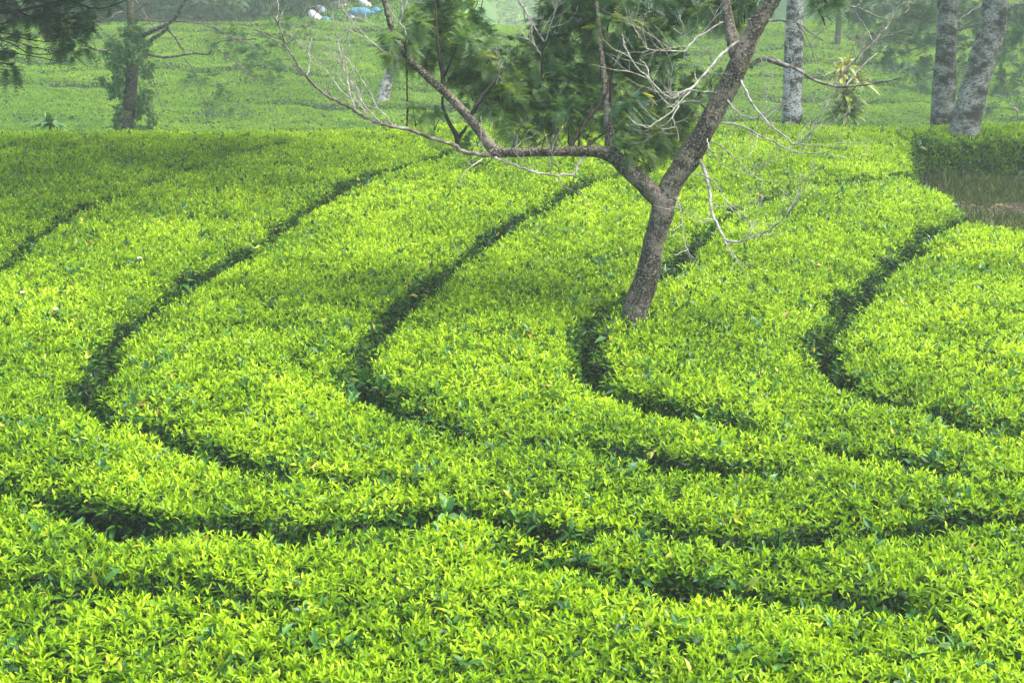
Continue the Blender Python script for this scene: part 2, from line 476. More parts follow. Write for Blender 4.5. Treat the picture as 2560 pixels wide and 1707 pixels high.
def inside(poly, x, y):
    r = np.zeros(x.shape, bool)
    n = len(poly)
    for i in range(n):
        x1, y1 = poly[i]; x2, y2 = poly[(i + 1) % n]
        if y1 == y2: continue
        c = ((y1 > y) != (y2 > y)) & (x < (x2 - x1) * (y - y1) / (y2 - y1) + x1)
        r ^= c
    return r

def furrow_depth(x, y):
    """how deep (0..1, 1 = to the soil) the tea table is cut at x, y; and rounding towards the edge"""
    cut = np.zeros(x.shape); edge = np.zeros(x.shape)
    jx = x + (vnoise(x * 1.9, y * 1.9, 41) - .5) * .12 + (vnoise(x * 5, y * 5, 42) - .5) * .12 + (vnoise(x * 11, y * 11, 43) - .5) * .08
    jy = y + (vnoise(x * 1.9, y * 1.9, 47) - .5) * .12 + (vnoise(x * 5, y * 5, 48) - .5) * .12 + (vnoise(x * 11, y * 11, 49) - .5) * .08
    for a, b, s0, s1 in SEG:
        lo = np.minimum(a, b) - 1.0; hi = np.maximum(a, b) + 1.0
        m = (x > lo[0]) & (x < hi[0]) & (y > lo[1]) & (y < hi[1])
        if not m.any(): continue
        px, py = jx[m], jy[m]
        d = b - a; L2 = max((d ** 2).sum(), 1e-9)
        t = np.clip(((px - a[0]) * d[0] + (py - a[1]) * d[1]) / L2, 0, 1)
        dist = np.hypot(px - a[0] - t * d[0], py - a[1] - t * d[1])
        s = s0 * (1 - t) + s1 * t
        s = np.clip(s * (.68 + .60 * vnoise(px * 1.7 + 3, py * 1.7, 55)), 0, 1)
        w = 0.058 * s * (.6 + .8 * vnoise(px * 3.3, py * 3.3, 57))
        dep = np.clip(1.45 * (s - .12), 0, 1)
        c = dep * (1 - sstep(w, w + 0.03 + .045 * s, dist))
        e = sstep(.05, .6, s) * np.exp(-np.maximum(dist - w, 0) / 0.20)
        cut[m] = np.maximum(cut[m], c); edge[m] = np.maximum(edge[m], e)
    cp = W2([(a, b) for a, b in CLEAR])
    ins = inside(cp, x, y)
    dd = np.full(x.shape, 9.0)
    for i in range(len(cp)):
        a, b = cp[i], cp[(i + 1) % len(cp)]
        d = b - a
        t = np.clip(((jx - a[0]) * d[0] + (jy - a[1]) * d[1]) / (d ** 2).sum(), 0, 1)
        dd = np.minimum(dd, np.hypot(jx - a[0] - t * d[0], jy - a[1] - t * d[1]))
    c = np.where(ins, 1.0, 1 - sstep(0.0, 0.30, dd))
    cut = np.maximum(cut, c)
    edge = np.maximum(edge, np.where(ins, 1, 1.6 * np.exp(-dd / 0.35)))
    return cut, edge

def floor(x, y):
    """soil height: the clearing lies a little higher than the furrows"""
    cp = W2([(a, b) for a, b in CLEAR])
    ins = inside(cp, x, y)
    dd = np.full(x.shape, 9.0)
    near_ = (x > 2) & (x < 18) & (y > 8) & (y < 24)
    for i in range(len(cp)):
        a, b = cp[i], cp[(i + 1) % len(cp)]
        d = b - a
        t = np.clip(((x - a[0]) * d[0] + (y - a[1]) * d[1]) / (d ** 2).sum(), 0, 1)
        dd = np.minimum(dd, np.hypot(x - a[0] - t * d[0], y - a[1] - t * d[1]))
    f = np.where(ins, 1.0, 1 - sstep(0.1, 0.9, dd)) * near_
    return ground(x, y) + .33 * f

def canopy(x, y):
    cut, edge = furrow_depth(x, y)
    h = CH + (fbm(x * .8, y * .8, 21) - .5) * .12 + (fbm(x * 3.3, y * 3.3, 22, 2) - .5) * .10 - .10 * edge
    return ground(x, y) * (1 - cut) + floor(x, y) * cut + h * (1 - cut), cut, edge

POLY = {}
def far(xs): return [tuple(on_plane(p[0] * DS, p[1] * DS)) for p in xs]
POLY[5] = list(map(tuple, FW2[7][::-1])) + list(map(tuple, FW2[8][1:])) + far([(2900, 500)])
POLY[4] = list(map(tuple, FW2[5][::-1])) + list(map(tuple, FW2[6][1:])) + far([(2900, 386)])
POLY[3] = list(map(tuple, FW2[3][::-1])) + list(map(tuple, FW2[4][1:])) + far([(2900, 312)])
p2 = list(map(tuple, FW2[1][::-1])) + list(map(tuple, FW2[2][1:]))
i6 = [i for i, p in enumerate(F6) if p[0] == 1230][0]
p2 += list(map(tuple, FW2[9][i6 + 1:])) + [(60, 8), (60, 40), (3, 40)]
POLY[2] = p2
POLY['R'] = far([(2135, 404), (2128, 370), (2122, 335), (2110, 305)]) + [tuple(on_plane(2090 * DS, 285 * DS)), (5.2, 40), (60, 40)] + far([(3300, 500)])

def below(W_, x, y):
    """nearer to the camera than the line"""
    xs = W_[:, 0]; o = np.argsort(xs)
    return y < np.interp(x, xs[o], W_[o, 1])

def region(x, y):
    r = np.full(x.shape, 1)
    b1 = below(FW2[0], x, y)
    r[~b1] = 0
    r[inside(POLY[2], x, y)] = 2
    r[inside(POLY[3], x, y)] = 3
    r[inside(POLY[4], x, y)] = 4
    r[inside(POLY[5], x, y)] = 5
    r[inside(POLY['R'], x, y)] = 9
    r[below(FW2[9], x, y)] = 6
    r[below(FW2[10], x, y)] = 7
    r[below(FW2[11], x, y)] = 8
    return r

HEDGES = {0: "dark green tea hedge in the shaded upper left corner, beyond the first furrow",
          1: "tea hedge curving down the left side between the shaded corner and the widest furrow",
          2: "long crescent tea hedge right of the widest furrow, passing left of the tree",
          3: "crescent tea hedge wrapped round the foot of the leaning tree",
          4: "crescent tea hedge inside the one with the tree, ending at the dirt clearing",
          5: "innermost tea hedge at the right edge, in front of the dirt clearing",
          6: "tea hedge just in front of the long level furrow",
          7: "narrow tea hedge in front of the short dark furrow at lower right",
          8: "nearest tea hedge along the bottom edge with the largest leaves",
          9: "shadowed dark tea hedge behind the dirt clearing, below two lichen-covered trunks"}

def build_tea():
    st = 0.05
    xs = np.arange(-13, 13.001, st); ys = np.arange(3.4, 24.5, st)
    X, Y = np.meshgrid(xs, ys)
    Z, cut, edge = canopy(X, Y)
    G = floor(X, Y)
    xc = (X[:-1, :-1] + X[1:, 1:]) / 2; yc = (Y[:-1, :-1] + Y[1:, 1:]) / 2
    REG = region(xc, yc)
    vis = np.abs(xc) < 0.375 * yc + 1.7
    hz = (Z - G)
    hc = np.maximum.reduce([hz[:-1, :-1], hz[1:, :-1], hz[:-1, 1:], hz[1:, 1:]])
    ok = vis & (hc > 0.03)
    nx = len(xs)
    idx = np.arange(X.size).reshape(X.shape)
    P = np.stack([X, Y, Z], -1).reshape(-1, 3)
    cutf = cut.ravel(); edgef = edge.ravel()
    for k, label in HEDGES.items():
        m = ok & (REG == k)
        if not m.any(): continue
        q = np.stack([idx[:-1, :-1][m], idx[:-1, 1:][m], idx[1:, 1:][m], idx[1:, :-1][m]], -1)
        mb = MB()
        u, inv = np.unique(q, return_inverse=True)
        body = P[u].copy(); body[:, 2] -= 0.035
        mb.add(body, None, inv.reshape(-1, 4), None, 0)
        # shoots over the surface
        a, b, c, d = P[q[:, 0]], P[q[:, 1]], P[q[:, 2]], P[q[:, 3]]
        nrm = np.cross(c - a, d - b)
        area = np.linalg.norm(nrm, axis=1) / 2
        nrm = norm(nrm)
        yq = a[:, 1]
        dens = np.where(yq > 20.8, 200, 1120.0)
        dens = dens * np.where(np.abs(a[:, 0]) > .37 * yq + .5, .6, 1)
        cnt = rng.poisson(area * dens)
        fi = np.repeat(np.arange(len(q)), cnt)
        n = len(fi)
        s, t = rng.random(n)[:, None], rng.random(n)[:, None]
        p = (a[fi] * (1 - s) + b[fi] * s) * (1 - t) + (d[fi] * (1 - s) + c[fi] * s) * t
        nr = nrm[fi]
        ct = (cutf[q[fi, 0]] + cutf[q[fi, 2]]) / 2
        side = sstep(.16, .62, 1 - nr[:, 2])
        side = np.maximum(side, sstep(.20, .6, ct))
        p = p + nr * (rng.random(n) ** 1.5 * .075 - .03)[:, None]
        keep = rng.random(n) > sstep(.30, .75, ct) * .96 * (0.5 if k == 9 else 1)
        p, nr, side = p[keep], nr[keep], side[keep]; n = len(p)
        flush = fbm(p[:, 0] * 1.3, p[:, 1] * 1.3, 61) * .6 + fbm(p[:, 0] * 5, p[:, 1] * 5, 62, 2) * .4
        ax = norm(nr * .7 + np.array([0, 0, .55]) + rng.normal(size=(n, 3)) * .26)
        ref = rand_dir(n)
        e1 = norm(np.cross(ax, ref)); e2 = np.cross(ax, e1)
        ph0 = rng.random(n) * 6.283
        sc = (.72 + .42 * rng.random(n)) * (1 + .25 * side)
        big = rng.random(n) < .024
        sc = np.where(big, sc * 1.55, sc)
        for j in range(5):
            young = 1 - j / 4.0
            ph = ph0 + j * 2.4 + rng.normal(size=n) * .3
            tilt = np.radians(18 + 14 * j + rng.normal(size=n) * 10)
            dv = ax * np.cos(tilt)[:, None] + (e1 * np.cos(ph)[:, None] + e2 * np.sin(ph)[:, None]) * np.sin(tilt)[:, None]
            L = (.030 + .0072 * j + .013 * rng.random(n)) * sc
            B = p + ax * (.030 - .011 * j)
            tone = .40 + .36 * young + (flush - .5) * .60 + rng.normal(size=n) * .11 - side * (.40 + .14 * rng.random(n)) * (.6 if k == 9 else 1)  # side and furrow leaves darkened: older leaves, plus furrow shade put into tone
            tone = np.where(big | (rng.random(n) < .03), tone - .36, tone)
            tone = np.clip(tone, .02, 1)
            drp = .12 + .22 * rng.random(n) + .05 * j
            nn = ax + rng.normal(size=(n, 3)) * .25
            close = p[:, 1] < 7.5
            for msk, lod, mi in ((close & ~big, 2, 1), (~close & ~big, 1, 1), (close & big, 2, 3), (~close & big, 1, 3)):
                if msk.any():
                    wf = .24 if mi == 3 else .17
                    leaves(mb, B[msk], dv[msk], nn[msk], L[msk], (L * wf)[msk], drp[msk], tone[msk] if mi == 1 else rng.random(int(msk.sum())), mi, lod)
        st_ = (ct > .2) & (ct < .97) & (rng.random(len(ct)) < .22)
        q0 = ((a[fi] + c[fi]) / 2)[st_]; m_ = len(q0)
        if m_:
            zb = ground(q0[:, 0], q0[:, 1])
            bs = np.stack([q0[:, 0], q0[:, 1], zb - .02], -1) + rng.normal(size=(m_, 3)) * [.05, .05, 0]
            dd = norm(nrm[fi][st_] * .35 + np.array([0, 0, 1.]) + rng.normal(size=(m_, 3)) * .28)
            Ls = .25 + .45 * rng.random(m_)
            leaves(mb, bs, dd, rand_dir(m_), Ls, .0055 + .004 * rng.random(m_), .1 * rng.normal(size=m_), np.full(m_, .5), 2, 0)
        o = mb.build("tea_hedge", [BODY, TEA, TWIGM, MATURE])
        tag(o, label, "tea hedge", "tea hedges curving over the near slope")

build_tea()

# ------------------------------------------------------------------ ground
def build_ground():
    # one sheet: the x spacing and the y spacing widen with distance
    xs = np.concatenate([-np.geomspace(16, 260, 26)[::-1], np.arange(-15.5, 15.6, .25), np.geomspace(16, 260, 26)])
    ys = np.concatenate([[-30, -12, -5], np.arange(0, 64, .25), np.geomspace(64.5, 300, 60)])
    X, Y = np.meshgrid(xs, ys)
    Z = floor(X, Y) + (fbm(X * 3, Y * 3, 5) - .5) * .05
    idx = np.arange(X.size).reshape(X.shape)
    q = np.stack([idx[:-1, :-1], idx[:-1, 1:], idx[1:, 1:], idx[1:, :-1]], -1).reshape(-1, 4)
    mid = Y[:-1, :-1].ravel()
    mb = MB()
    mb.add(np.stack([X, Y, Z], -1), None, q[mid < 26], None, 0)
    mb.add(np.stack([X, Y, Z], -1), None, q[mid >= 26], None, 1)
    o = mb.build("ground", [SOIL, HILLM], smooth=True)
    tag(o, kind="structure")
build_ground()

# ------------------------------------------------------------------ far tea slope: one mass of tea
def hill_canopy(x, y):
    yy = y + (fbm(x * .10, y * .10, 71) - .5) * 5.0 + .05 * x
    ph = yy / 1.9
    fr = np.abs(ph - np.round(ph)) * 1.9
    st = sstep(.35, .6, vnoise(x * .22 + np.round(ph) * 13.7, np.round(ph) * 3.1, 73))
    cut = (1 - sstep(.03, .30, fr)) * (.05 + .45 * st)
    h = .72 + (fbm(x * .5, y * .5, 74) - .5) * .30 + (fbm(x * 2.2, y * 2.2, 75, 2) - .5) * .13
    edge_l = sstep(54.6, 54.2, y + (vnoise(x * .5, y * 0, 77) - .5) * 1.2)
    gone = np.where(x < -3.6, edge_l, 1.0)
    return ground(x, y) + h * (1 - cut) * gone, cut

def build_far_tea():
    mb = MB()
    xs = np.arange(-30, 34, .16); ys = np.arange(33, 64, .16)
    X, Y = np.meshgrid(xs, ys)
    Z, cut = hill_canopy(X, Y)
    xc = X[:-1, :-1]; yc = Y[:-1, :-1]
    m = (np.abs(xc) < .385 * yc + 3) & ~((xc < -3.6) & (yc > 54.9))
    idx = np.arange(X.size).reshape(X.shape)
    q = np.stack([idx[:-1, :-1][m], idx[:-1, 1:][m], idx[1:, 1:][m], idx[1:, :-1][m]], -1)
    P = np.stack([X, Y, Z], -1).reshape(-1, 3)
    u, inv = np.unique(q, return_inverse=True)
    b_ = P[u].copy(); b_[:, 2] -= .05
    mb.add(b_, None, inv.reshape(-1, 4), None, 0)
    a, b, c, d = P[q[:, 0]], P[q[:, 1]], P[q[:, 2]], P[q[:, 3]]
    nrm = np.cross(c - a, d - b); area = np.linalg.norm(nrm, axis=1) / 2; nrm = norm(nrm)
    dens = np.where(np.abs(a[:, 0]) > .37 * a[:, 1] + .5, 90, 300.0) * np.where(a[:, 1] < 37, .3, 1)
    cnt = rng.poisson(area * dens)
    fi = np.repeat(np.arange(len(q)), cnt); n = len(fi)
    s, t = rng.random(n)[:, None], rng.random(n)[:, None]
    p = (a[fi] * (1 - s) + b[fi] * s) * (1 - t) + (d[fi] * (1 - s) + c[fi] * s) * t
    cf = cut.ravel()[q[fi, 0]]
    flush = fbm(p[:, 0] * .5, p[:, 1] * .8, 81) * .6 + fbm(p[:, 0] * 2.5, p[:, 1] * 2.5, 82, 2) * .4
    for j in range(3):
        dv = norm(nrm[fi] * .4 + np.array([0, 0, .5]) + rand_dir(n) * .8)
        L = .05 + .04 * rng.random(n)
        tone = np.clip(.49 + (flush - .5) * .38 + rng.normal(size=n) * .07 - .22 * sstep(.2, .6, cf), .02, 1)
        leaves(mb, p + np.array([0, 0, -.01]), dv, nrm[fi] + rng.normal(size=(n, 3)) * .3, L, L * .3, .2 + 0 * L, tone, 1, 0)
    o = mb.build("tea_field", [BODY, TEA])
    tag(o, "hazy tea slope beyond the dip, in level rows", "tea field", kind="stuff")
    # the misty slope farther on
    mb = MB()
    n = 70000
    y = 138 + 60 * rng.random(n) ** 1.2; x = -40 + 100 * rng.random(n)
    z = ground(x, y)
    p = np.stack([x, y, z], -1)
    L = .5 + .4 * rng.random(n)
    tone = np.clip(.42 + .5 * (fbm(x * .25, y * .5, 83) - .5) + .1 * rng.normal(size=n), 0, 1)
    leaves(mb, p, norm(rand_dir(n) + np.array([0, 0, .5])), np.tile([0, -.3, 1.], (n, 1)) + rand_dir(n) * .4, L, L * .4, .3 + 0 * L, tone, 0, 0)
    n = 26000                      # weeds along the track behind the sacks
    x = -24 + 26 * rng.random(n); y = 54.6 + 10 * rng.random(n)
    x, y = x[(x < -1) | (y > 57)], y[(x < -1) | (y > 57)]; n = len(x)
    L = .12 + .18 * rng.random(n)
    tone = np.clip(.18 + .4 * fbm(x * .9, y * .9, 84) + .1 * rng.normal(size=n), 0, 1)
    leaves(mb, np.stack([x, y, ground(x, y)], -1), norm(rand_dir(n) * .8 + np.array([0, 0, .8])), rand_dir(n), L, L * .2, .3 + 0 * L, tone, 0, 0)
    o = mb.build("far_vegetation", [TEA])
    tag(o, "pale misty green slope in the far gap above the tree", "vegetation", kind="stuff")
build_far_tea()

# ------------------------------------------------------------------ main tree
class Tracer:
    """crop pixels -> photo pixels"""
    def __init__(s, ox, oy, sc): s.o = (ox, oy); s.s = sc
    def __call__(s, pts): return [(s.o[0] + x / s.s, s.o[1] + y / s.s) for x, y in pts]
cA = Tracer(1500, 0, 4.704); cB = Tracer(1700, 250, 3.92); cC = Tracer(1400, 350, 3.136); cD = Tracer(640, 0, 3.672)
cE = Tracer(1280, 0, 3.672); cG = Tracer(1920, 0, 3.672); cK = Tracer(900, 0, 4.704); cL = Tracer(1100, 250, 4.704)
cM = Tracer(200, 0, 4.2); cN = Tracer(0, 0, 3.672); cDisp = Tracer(0, 0, 1 / DS)

TZ = 3.42 / (math.sin(TH) + (800 - 853.5) / FPX * math.cos(TH))
class Skeleton:
    """remembers the drawn points so that each new branch starts at the depth of the limb it leaves"""
    def __init__(s, z0): s.pts = []; s.z0 = z0
    def depth(s, p):
        if not s.pts: return s.z0
        a = np.array(s.pts); d = np.hypot(a[:, 0] - p[0], a[:, 1] - p[1])
        i = d.argmin()
        return a[i, 2] if d[i] < 45 else s.z0
    def line(s, pts, dz, lift=0):
        z = s.depth(pts[0])
        n = len(pts)
        out = []
        L = np.concatenate([[0], np.cumsum(np.hypot(*np.diff(np.array(pts), axis=0).T))]); L /= L[-1]
        for (x, y), t in zip(pts, L):
            zz = z + dz * t
            out.append(at(x, y, zz))
        for i in range(n - 1):
            for t in np.linspace(0, 1, 8):
                s.pts.append((pts[i][0] * (1 - t) + pts[i + 1][0] * t, pts[i][1] * (1 - t) + pts[i + 1][1] * t, z + dz * (L[i] * (1 - t) + L[i + 1] * t)))
        return np.array(out)

def rad(px, Z=TZ):      # half of a width measured in photo px
    return px / 2 * Z / FPX

def twigs_from(mb, P, R0, n, ln, seed, sides=4, depth=1, upb=.3, mat=0):
    """thin side twigs along a branch"""
    r_ = np.random.default_rng(seed)
    Ps, Rs = smooth_line(P, np.linspace(R0, R0 * .35, len(P)), .04)
    for _ in range(n):
        i = int(len(Ps) * (.25 + .72 * r_.random()))
        i = min(i, len(Ps) - 2)
        T = norm(Ps[i + 1] - Ps[i])
        d = norm(T * .7 + rand_dir(1, r_)[0] * .9 + np.array([0, 0, upb]))
        l = ln * (.4 + .9 * r_.random())
        pts = [Ps[i]]
        for k in range(3):
            d = norm(d + rand_dir(1, r_)[0] * .35 + np.array([0, 0, .12]))
            pts.append(pts[-1] + d * l / 3)
        r0 = min(Rs[i] * .6, .004)
        tube(mb, pts, np.linspace(r0, .0012, 4), sides, .05, .1, mat)
        if depth > 0:
            twigs_from(mb, np.array(pts), r0, 2, l * .5, seed * 3 + _, sides, depth - 1, upb, mat)

def build_main_tree():
    sk = Skeleton(TZ)
    base = at(1592, 806, TZ)
    root = empty("acacia_tree", (base[0], base[1], 0))
    tag(root, "leaning tree forking above the tea, feathery crown on its left limb, bare white twigs", "tree")
    tb = MB()
    d = lambda pts: cDisp(pts)
    tr = d([(1457, 745), (1462, 705), (1484, 640), (1500, 570), (1516, 500), (1526, 462), (1548, 415), (1580, 365), (1618, 300), (1650, 240), (1675, 195), (1698, 140), (1728, 78), (1762, 20), (1800, -40), (1850, -120), (1890, -210)])
    P = sk.line(tr, -.5)
    P = np.vstack([[P[0][0] - .02, P[0][1], -.1], [P[0][0] - .01, P[0][1], .4], P])
    w = [80, 74, 68, 60, 57, 57, 59, 61, 55, 52, 50, 50, 50, 49, 42, 37, 32, 26, 20]
    tube(tb, P, [rad(x * 1.0) for x in w], 24, .03, .15, 0, .004, 1)
    # left limb to the elbow
    lf = d([(1524, 470), (1497, 442), (1465, 410), (1432, 380), (1400, 356), (1360, 348), (1300, 348), (1230, 349), (1170, 351), (1130, 352)])
    tube(tb, sk.line(lf, -.25), [rad(x) for x in [46, 46, 44, 42, 36, 27, 24, 23, 23, 24]], 14, .035, .12, 0, .003, 2)
    # dark limb up to the left
    up = d([(1150, 350), (1128, 338), (1100, 300), (1065, 258), (1025, 215), (985, 180), (950, 148), (925, 118), (905, 80), (893, 40), (880, -10), (868, -60)])
    tube(tb, sk.line(up, .3), [rad(x) for x in [24, 26, 24, 22, 21, 20, 18, 16, 15, 14, 12, 9]], 12, .035, .12, 0, .003, 3)
    # second upright fork near the top right
    tube(tb, sk.line(d([(1694, 150), (1688, 120), (1680, 80), (1672, 40), (1662, -10), (1650, -70)]), .35), [rad(x) for x in [34, 33, 30, 28, 24, 18]], 12, .035, .12, 0, .003, 4)
    # stem rising from the elbow of the left limb into the crown
    tube(tb, sk.line(d([(1412, 362), (1402, 335), (1398, 290), (1392, 230), (1385, 160), (1378, 90), (1370, 10), (1365, -60)]), .3), [rad(x) for x in [40, 26, 22, 18, 15, 12, 9, 6]], 10, .04, .12, 0, .003, 5)
    # foliage-bearing smaller limbs
    for k, (pts, r0, r1, dz) in enumerate([
        (cD([(1850, 1350), (1845, 1260), (1780, 1140), (1720, 1000), (1712, 890)]), 13, 6, .15), (cD([(1855, 1280), (1935, 1160)]), 9, 6, 0),
        (cD([(1712, 850), (1720, 700), (1685, 520), (1665, 350), (1650, 150), (1640, -60)]), 11, 3, .2), (cD([(1720, 720), (1790, 560), (1850, 430)]), 6, 3, -.2),
        (cD([(1385, 1185), (1392, 1000), (1388, 800), (1380, 600)]), 5, 3, .2),
        (cL([(1355, 560), (1360, 400), (1350, 250)]), 7, 3, .1), (cL([(1530, 560), (1640, 380), (1740, 200), (1800, 60)]), 9, 4, .15),
        (cL([(1520, 540), (1508, 390), (1500, 300)]), 5, 2, -.1), (cL([(1635, 560), (1640, 380), (1700, 220)]), 5, 2, -.2),
        (cL([(1730, 560), (1800, 480), (1900, 420), (2000, 330)]), 8, 3, .3), (cL([(860, 580), (890, 440), (930, 350), (1000, 200)]), 6, 2, .2),
        (cL([(1100, 570), (1280, 410), (1380, 330)]), 5, 2, .3), (cL([(340, 210), (450, 60), (560, -100), (700, -250)]), 8, 3, -.2),
        (cD([(1950, 1100), (2060, 900), (2180, 760), (2300, 600)]), 8, 3, .25),
        (cK([(2170, 500), (2140, 650), (2135, 900), (2100, 1100)]), 6, 5, .1),
        (cE([(1000, 960), (1060, 1030), (1180, 1120)]), 6, 4, .1), (cE([(700, 1090), (850, 900), (900, 700), (960, 560)]), 9, 4, .1),
        (cE([(900, 1000), (905, 800), (930, 600), (1000, 400)]), 8, 3, -.15),
    ]):
        tube(tb, sk.line(pts, dz), np.array([rad(x) for x in np.linspace(r0 * 1.25, r1, len(pts))]), 7, .04, .1, 1, .003, 10 + k)
    # thick branches on the right
    right = cA([(1760, 800), (1830, 730), (1960, 690), (2100, 730), (2200, 780), (2352, 850)])[:-1] + cG([(0, 550), (150, 600), (250, 630), (380, 710), (480, 760), (620, 795), (730, 795), (860, 785), (1060, 750), (1180, 730), (1222, 708)])
    Pr = sk.line(right, -.7)
    tube(tb, Pr, [rad(x) for x in np.linspace(13, 3, len(right))], 8, .04, .12, 2, .003, 40)
    # feathery crown (display px: x, y, radius, depth offset)
    blobs = [(930, 95, 30, -.25), (905, 70, 30, .1), (960, 60, 35, -.3), (900, 130, 26, .1), (1080, 95, 40, -.1), (1110, 130, 40, 0), (1180, 110, 26, .3), (1340, 300, 30, .1), (1450, 240, 40, -.1), (1440, 345, 18, -.2), (1560, 30, 40, .3), (1640, 25, 40, .2), (962, 45, 42, .3), (1000, 95, 62, .35), (955, 112, 45, .3), (1050, 50, 75, .4), (925, 125, 38, .2), (1075, 120, 70, .3), (1030, 150, 55, .4), (1105, 80, 32, .5),
             (1130, 165, 58, .2), (1090, 200, 50, .35), (1160, 140, 45, .5), (1180, 200, 70, .3), (1150, 240, 60, .15), (1210, 250, 65, .35), (1190, 300, 40, .1), (1250, 190, 70, .4), (1270, 260, 60, .2), (1255, 120, 60, .4),
             (1290, 60, 72, .4), (1275, 20, 40, .3), (1340, 20, 70, .5), (1330, 120, 75, .5), (1330, 200, 70, .3), (1320, 280, 45, .1), (1400, 60, 70, .3), (1430, 120, 70, .5), (1410, 190, 70, .4), (1470, 60, 60, .4),
             (1500, 20, 50, .5), (1490, 140, 55, .4), (1470, 220, 65, .5), (1440, 280, 60, .4), (1490, 290, 60, .3), (1540, 230, 55, .5), (1530, 300, 55, .4), (1480, 350, 45, .3), (1560, 330, 35, .4), (1490, 372, 22, .2), (1445, 350, 40, -.1),
             (1575, 280, 35, .5), (960, 262, 32, 0), (1000, 285, 20, .1), (1600, 195, 35, .4), (1630, 180, 25, .3), (1560, 25, 45, .6), (1620, 10, 45, .6), (1670, 20, 45, .3), (1700, 30, 35, .1), (1730, 0, 40, .2), (1690, -40, 60, .3), (1905, 25, 36, -.2), (1910, -30, 50, -.2),
             (1095, 0, 35, .5), (1000, -20, 70, .4), (1300, -30, 80, .4), (1400, -30, 80, .3), (1080, 340, 18, .1), (1330, 330, 25, .2), (1240, 310, 40, .3), (1560, -40, 70, .4), (1800, -80, 60, 0), (1380, 250, 50, .3), (1515, 90, 45, .5), (1545, 150, 35, .5)]
    B = []
    for x, y, r, dz in blobs:
        zz = TZ + dz - .1
        B.append((at(x * DS, y * DS, zz), r * DS * zz / FPX * .92))
    r_ = np.random.default_rng(99)
    for (c, r) in B:                      # thin live twigs inside the crown
        for k in range(3):
            a = c + np.array([0, 0, -r * .9]) + (r_.random(3) - .5) * r * .6
            b = c + rand_dir(1, r_)[0] * r * .9
            m_ = (a + b) / 2 + (r_.random(3) - .5) * r * .4
            tube(tb, [a, m_, b], [.005, .004, .002], 5, .05, .1, 1)
    trunk = tb.build("trunk", [BARK, BARK_DARK, GREY], root, smooth=True, origin=base)

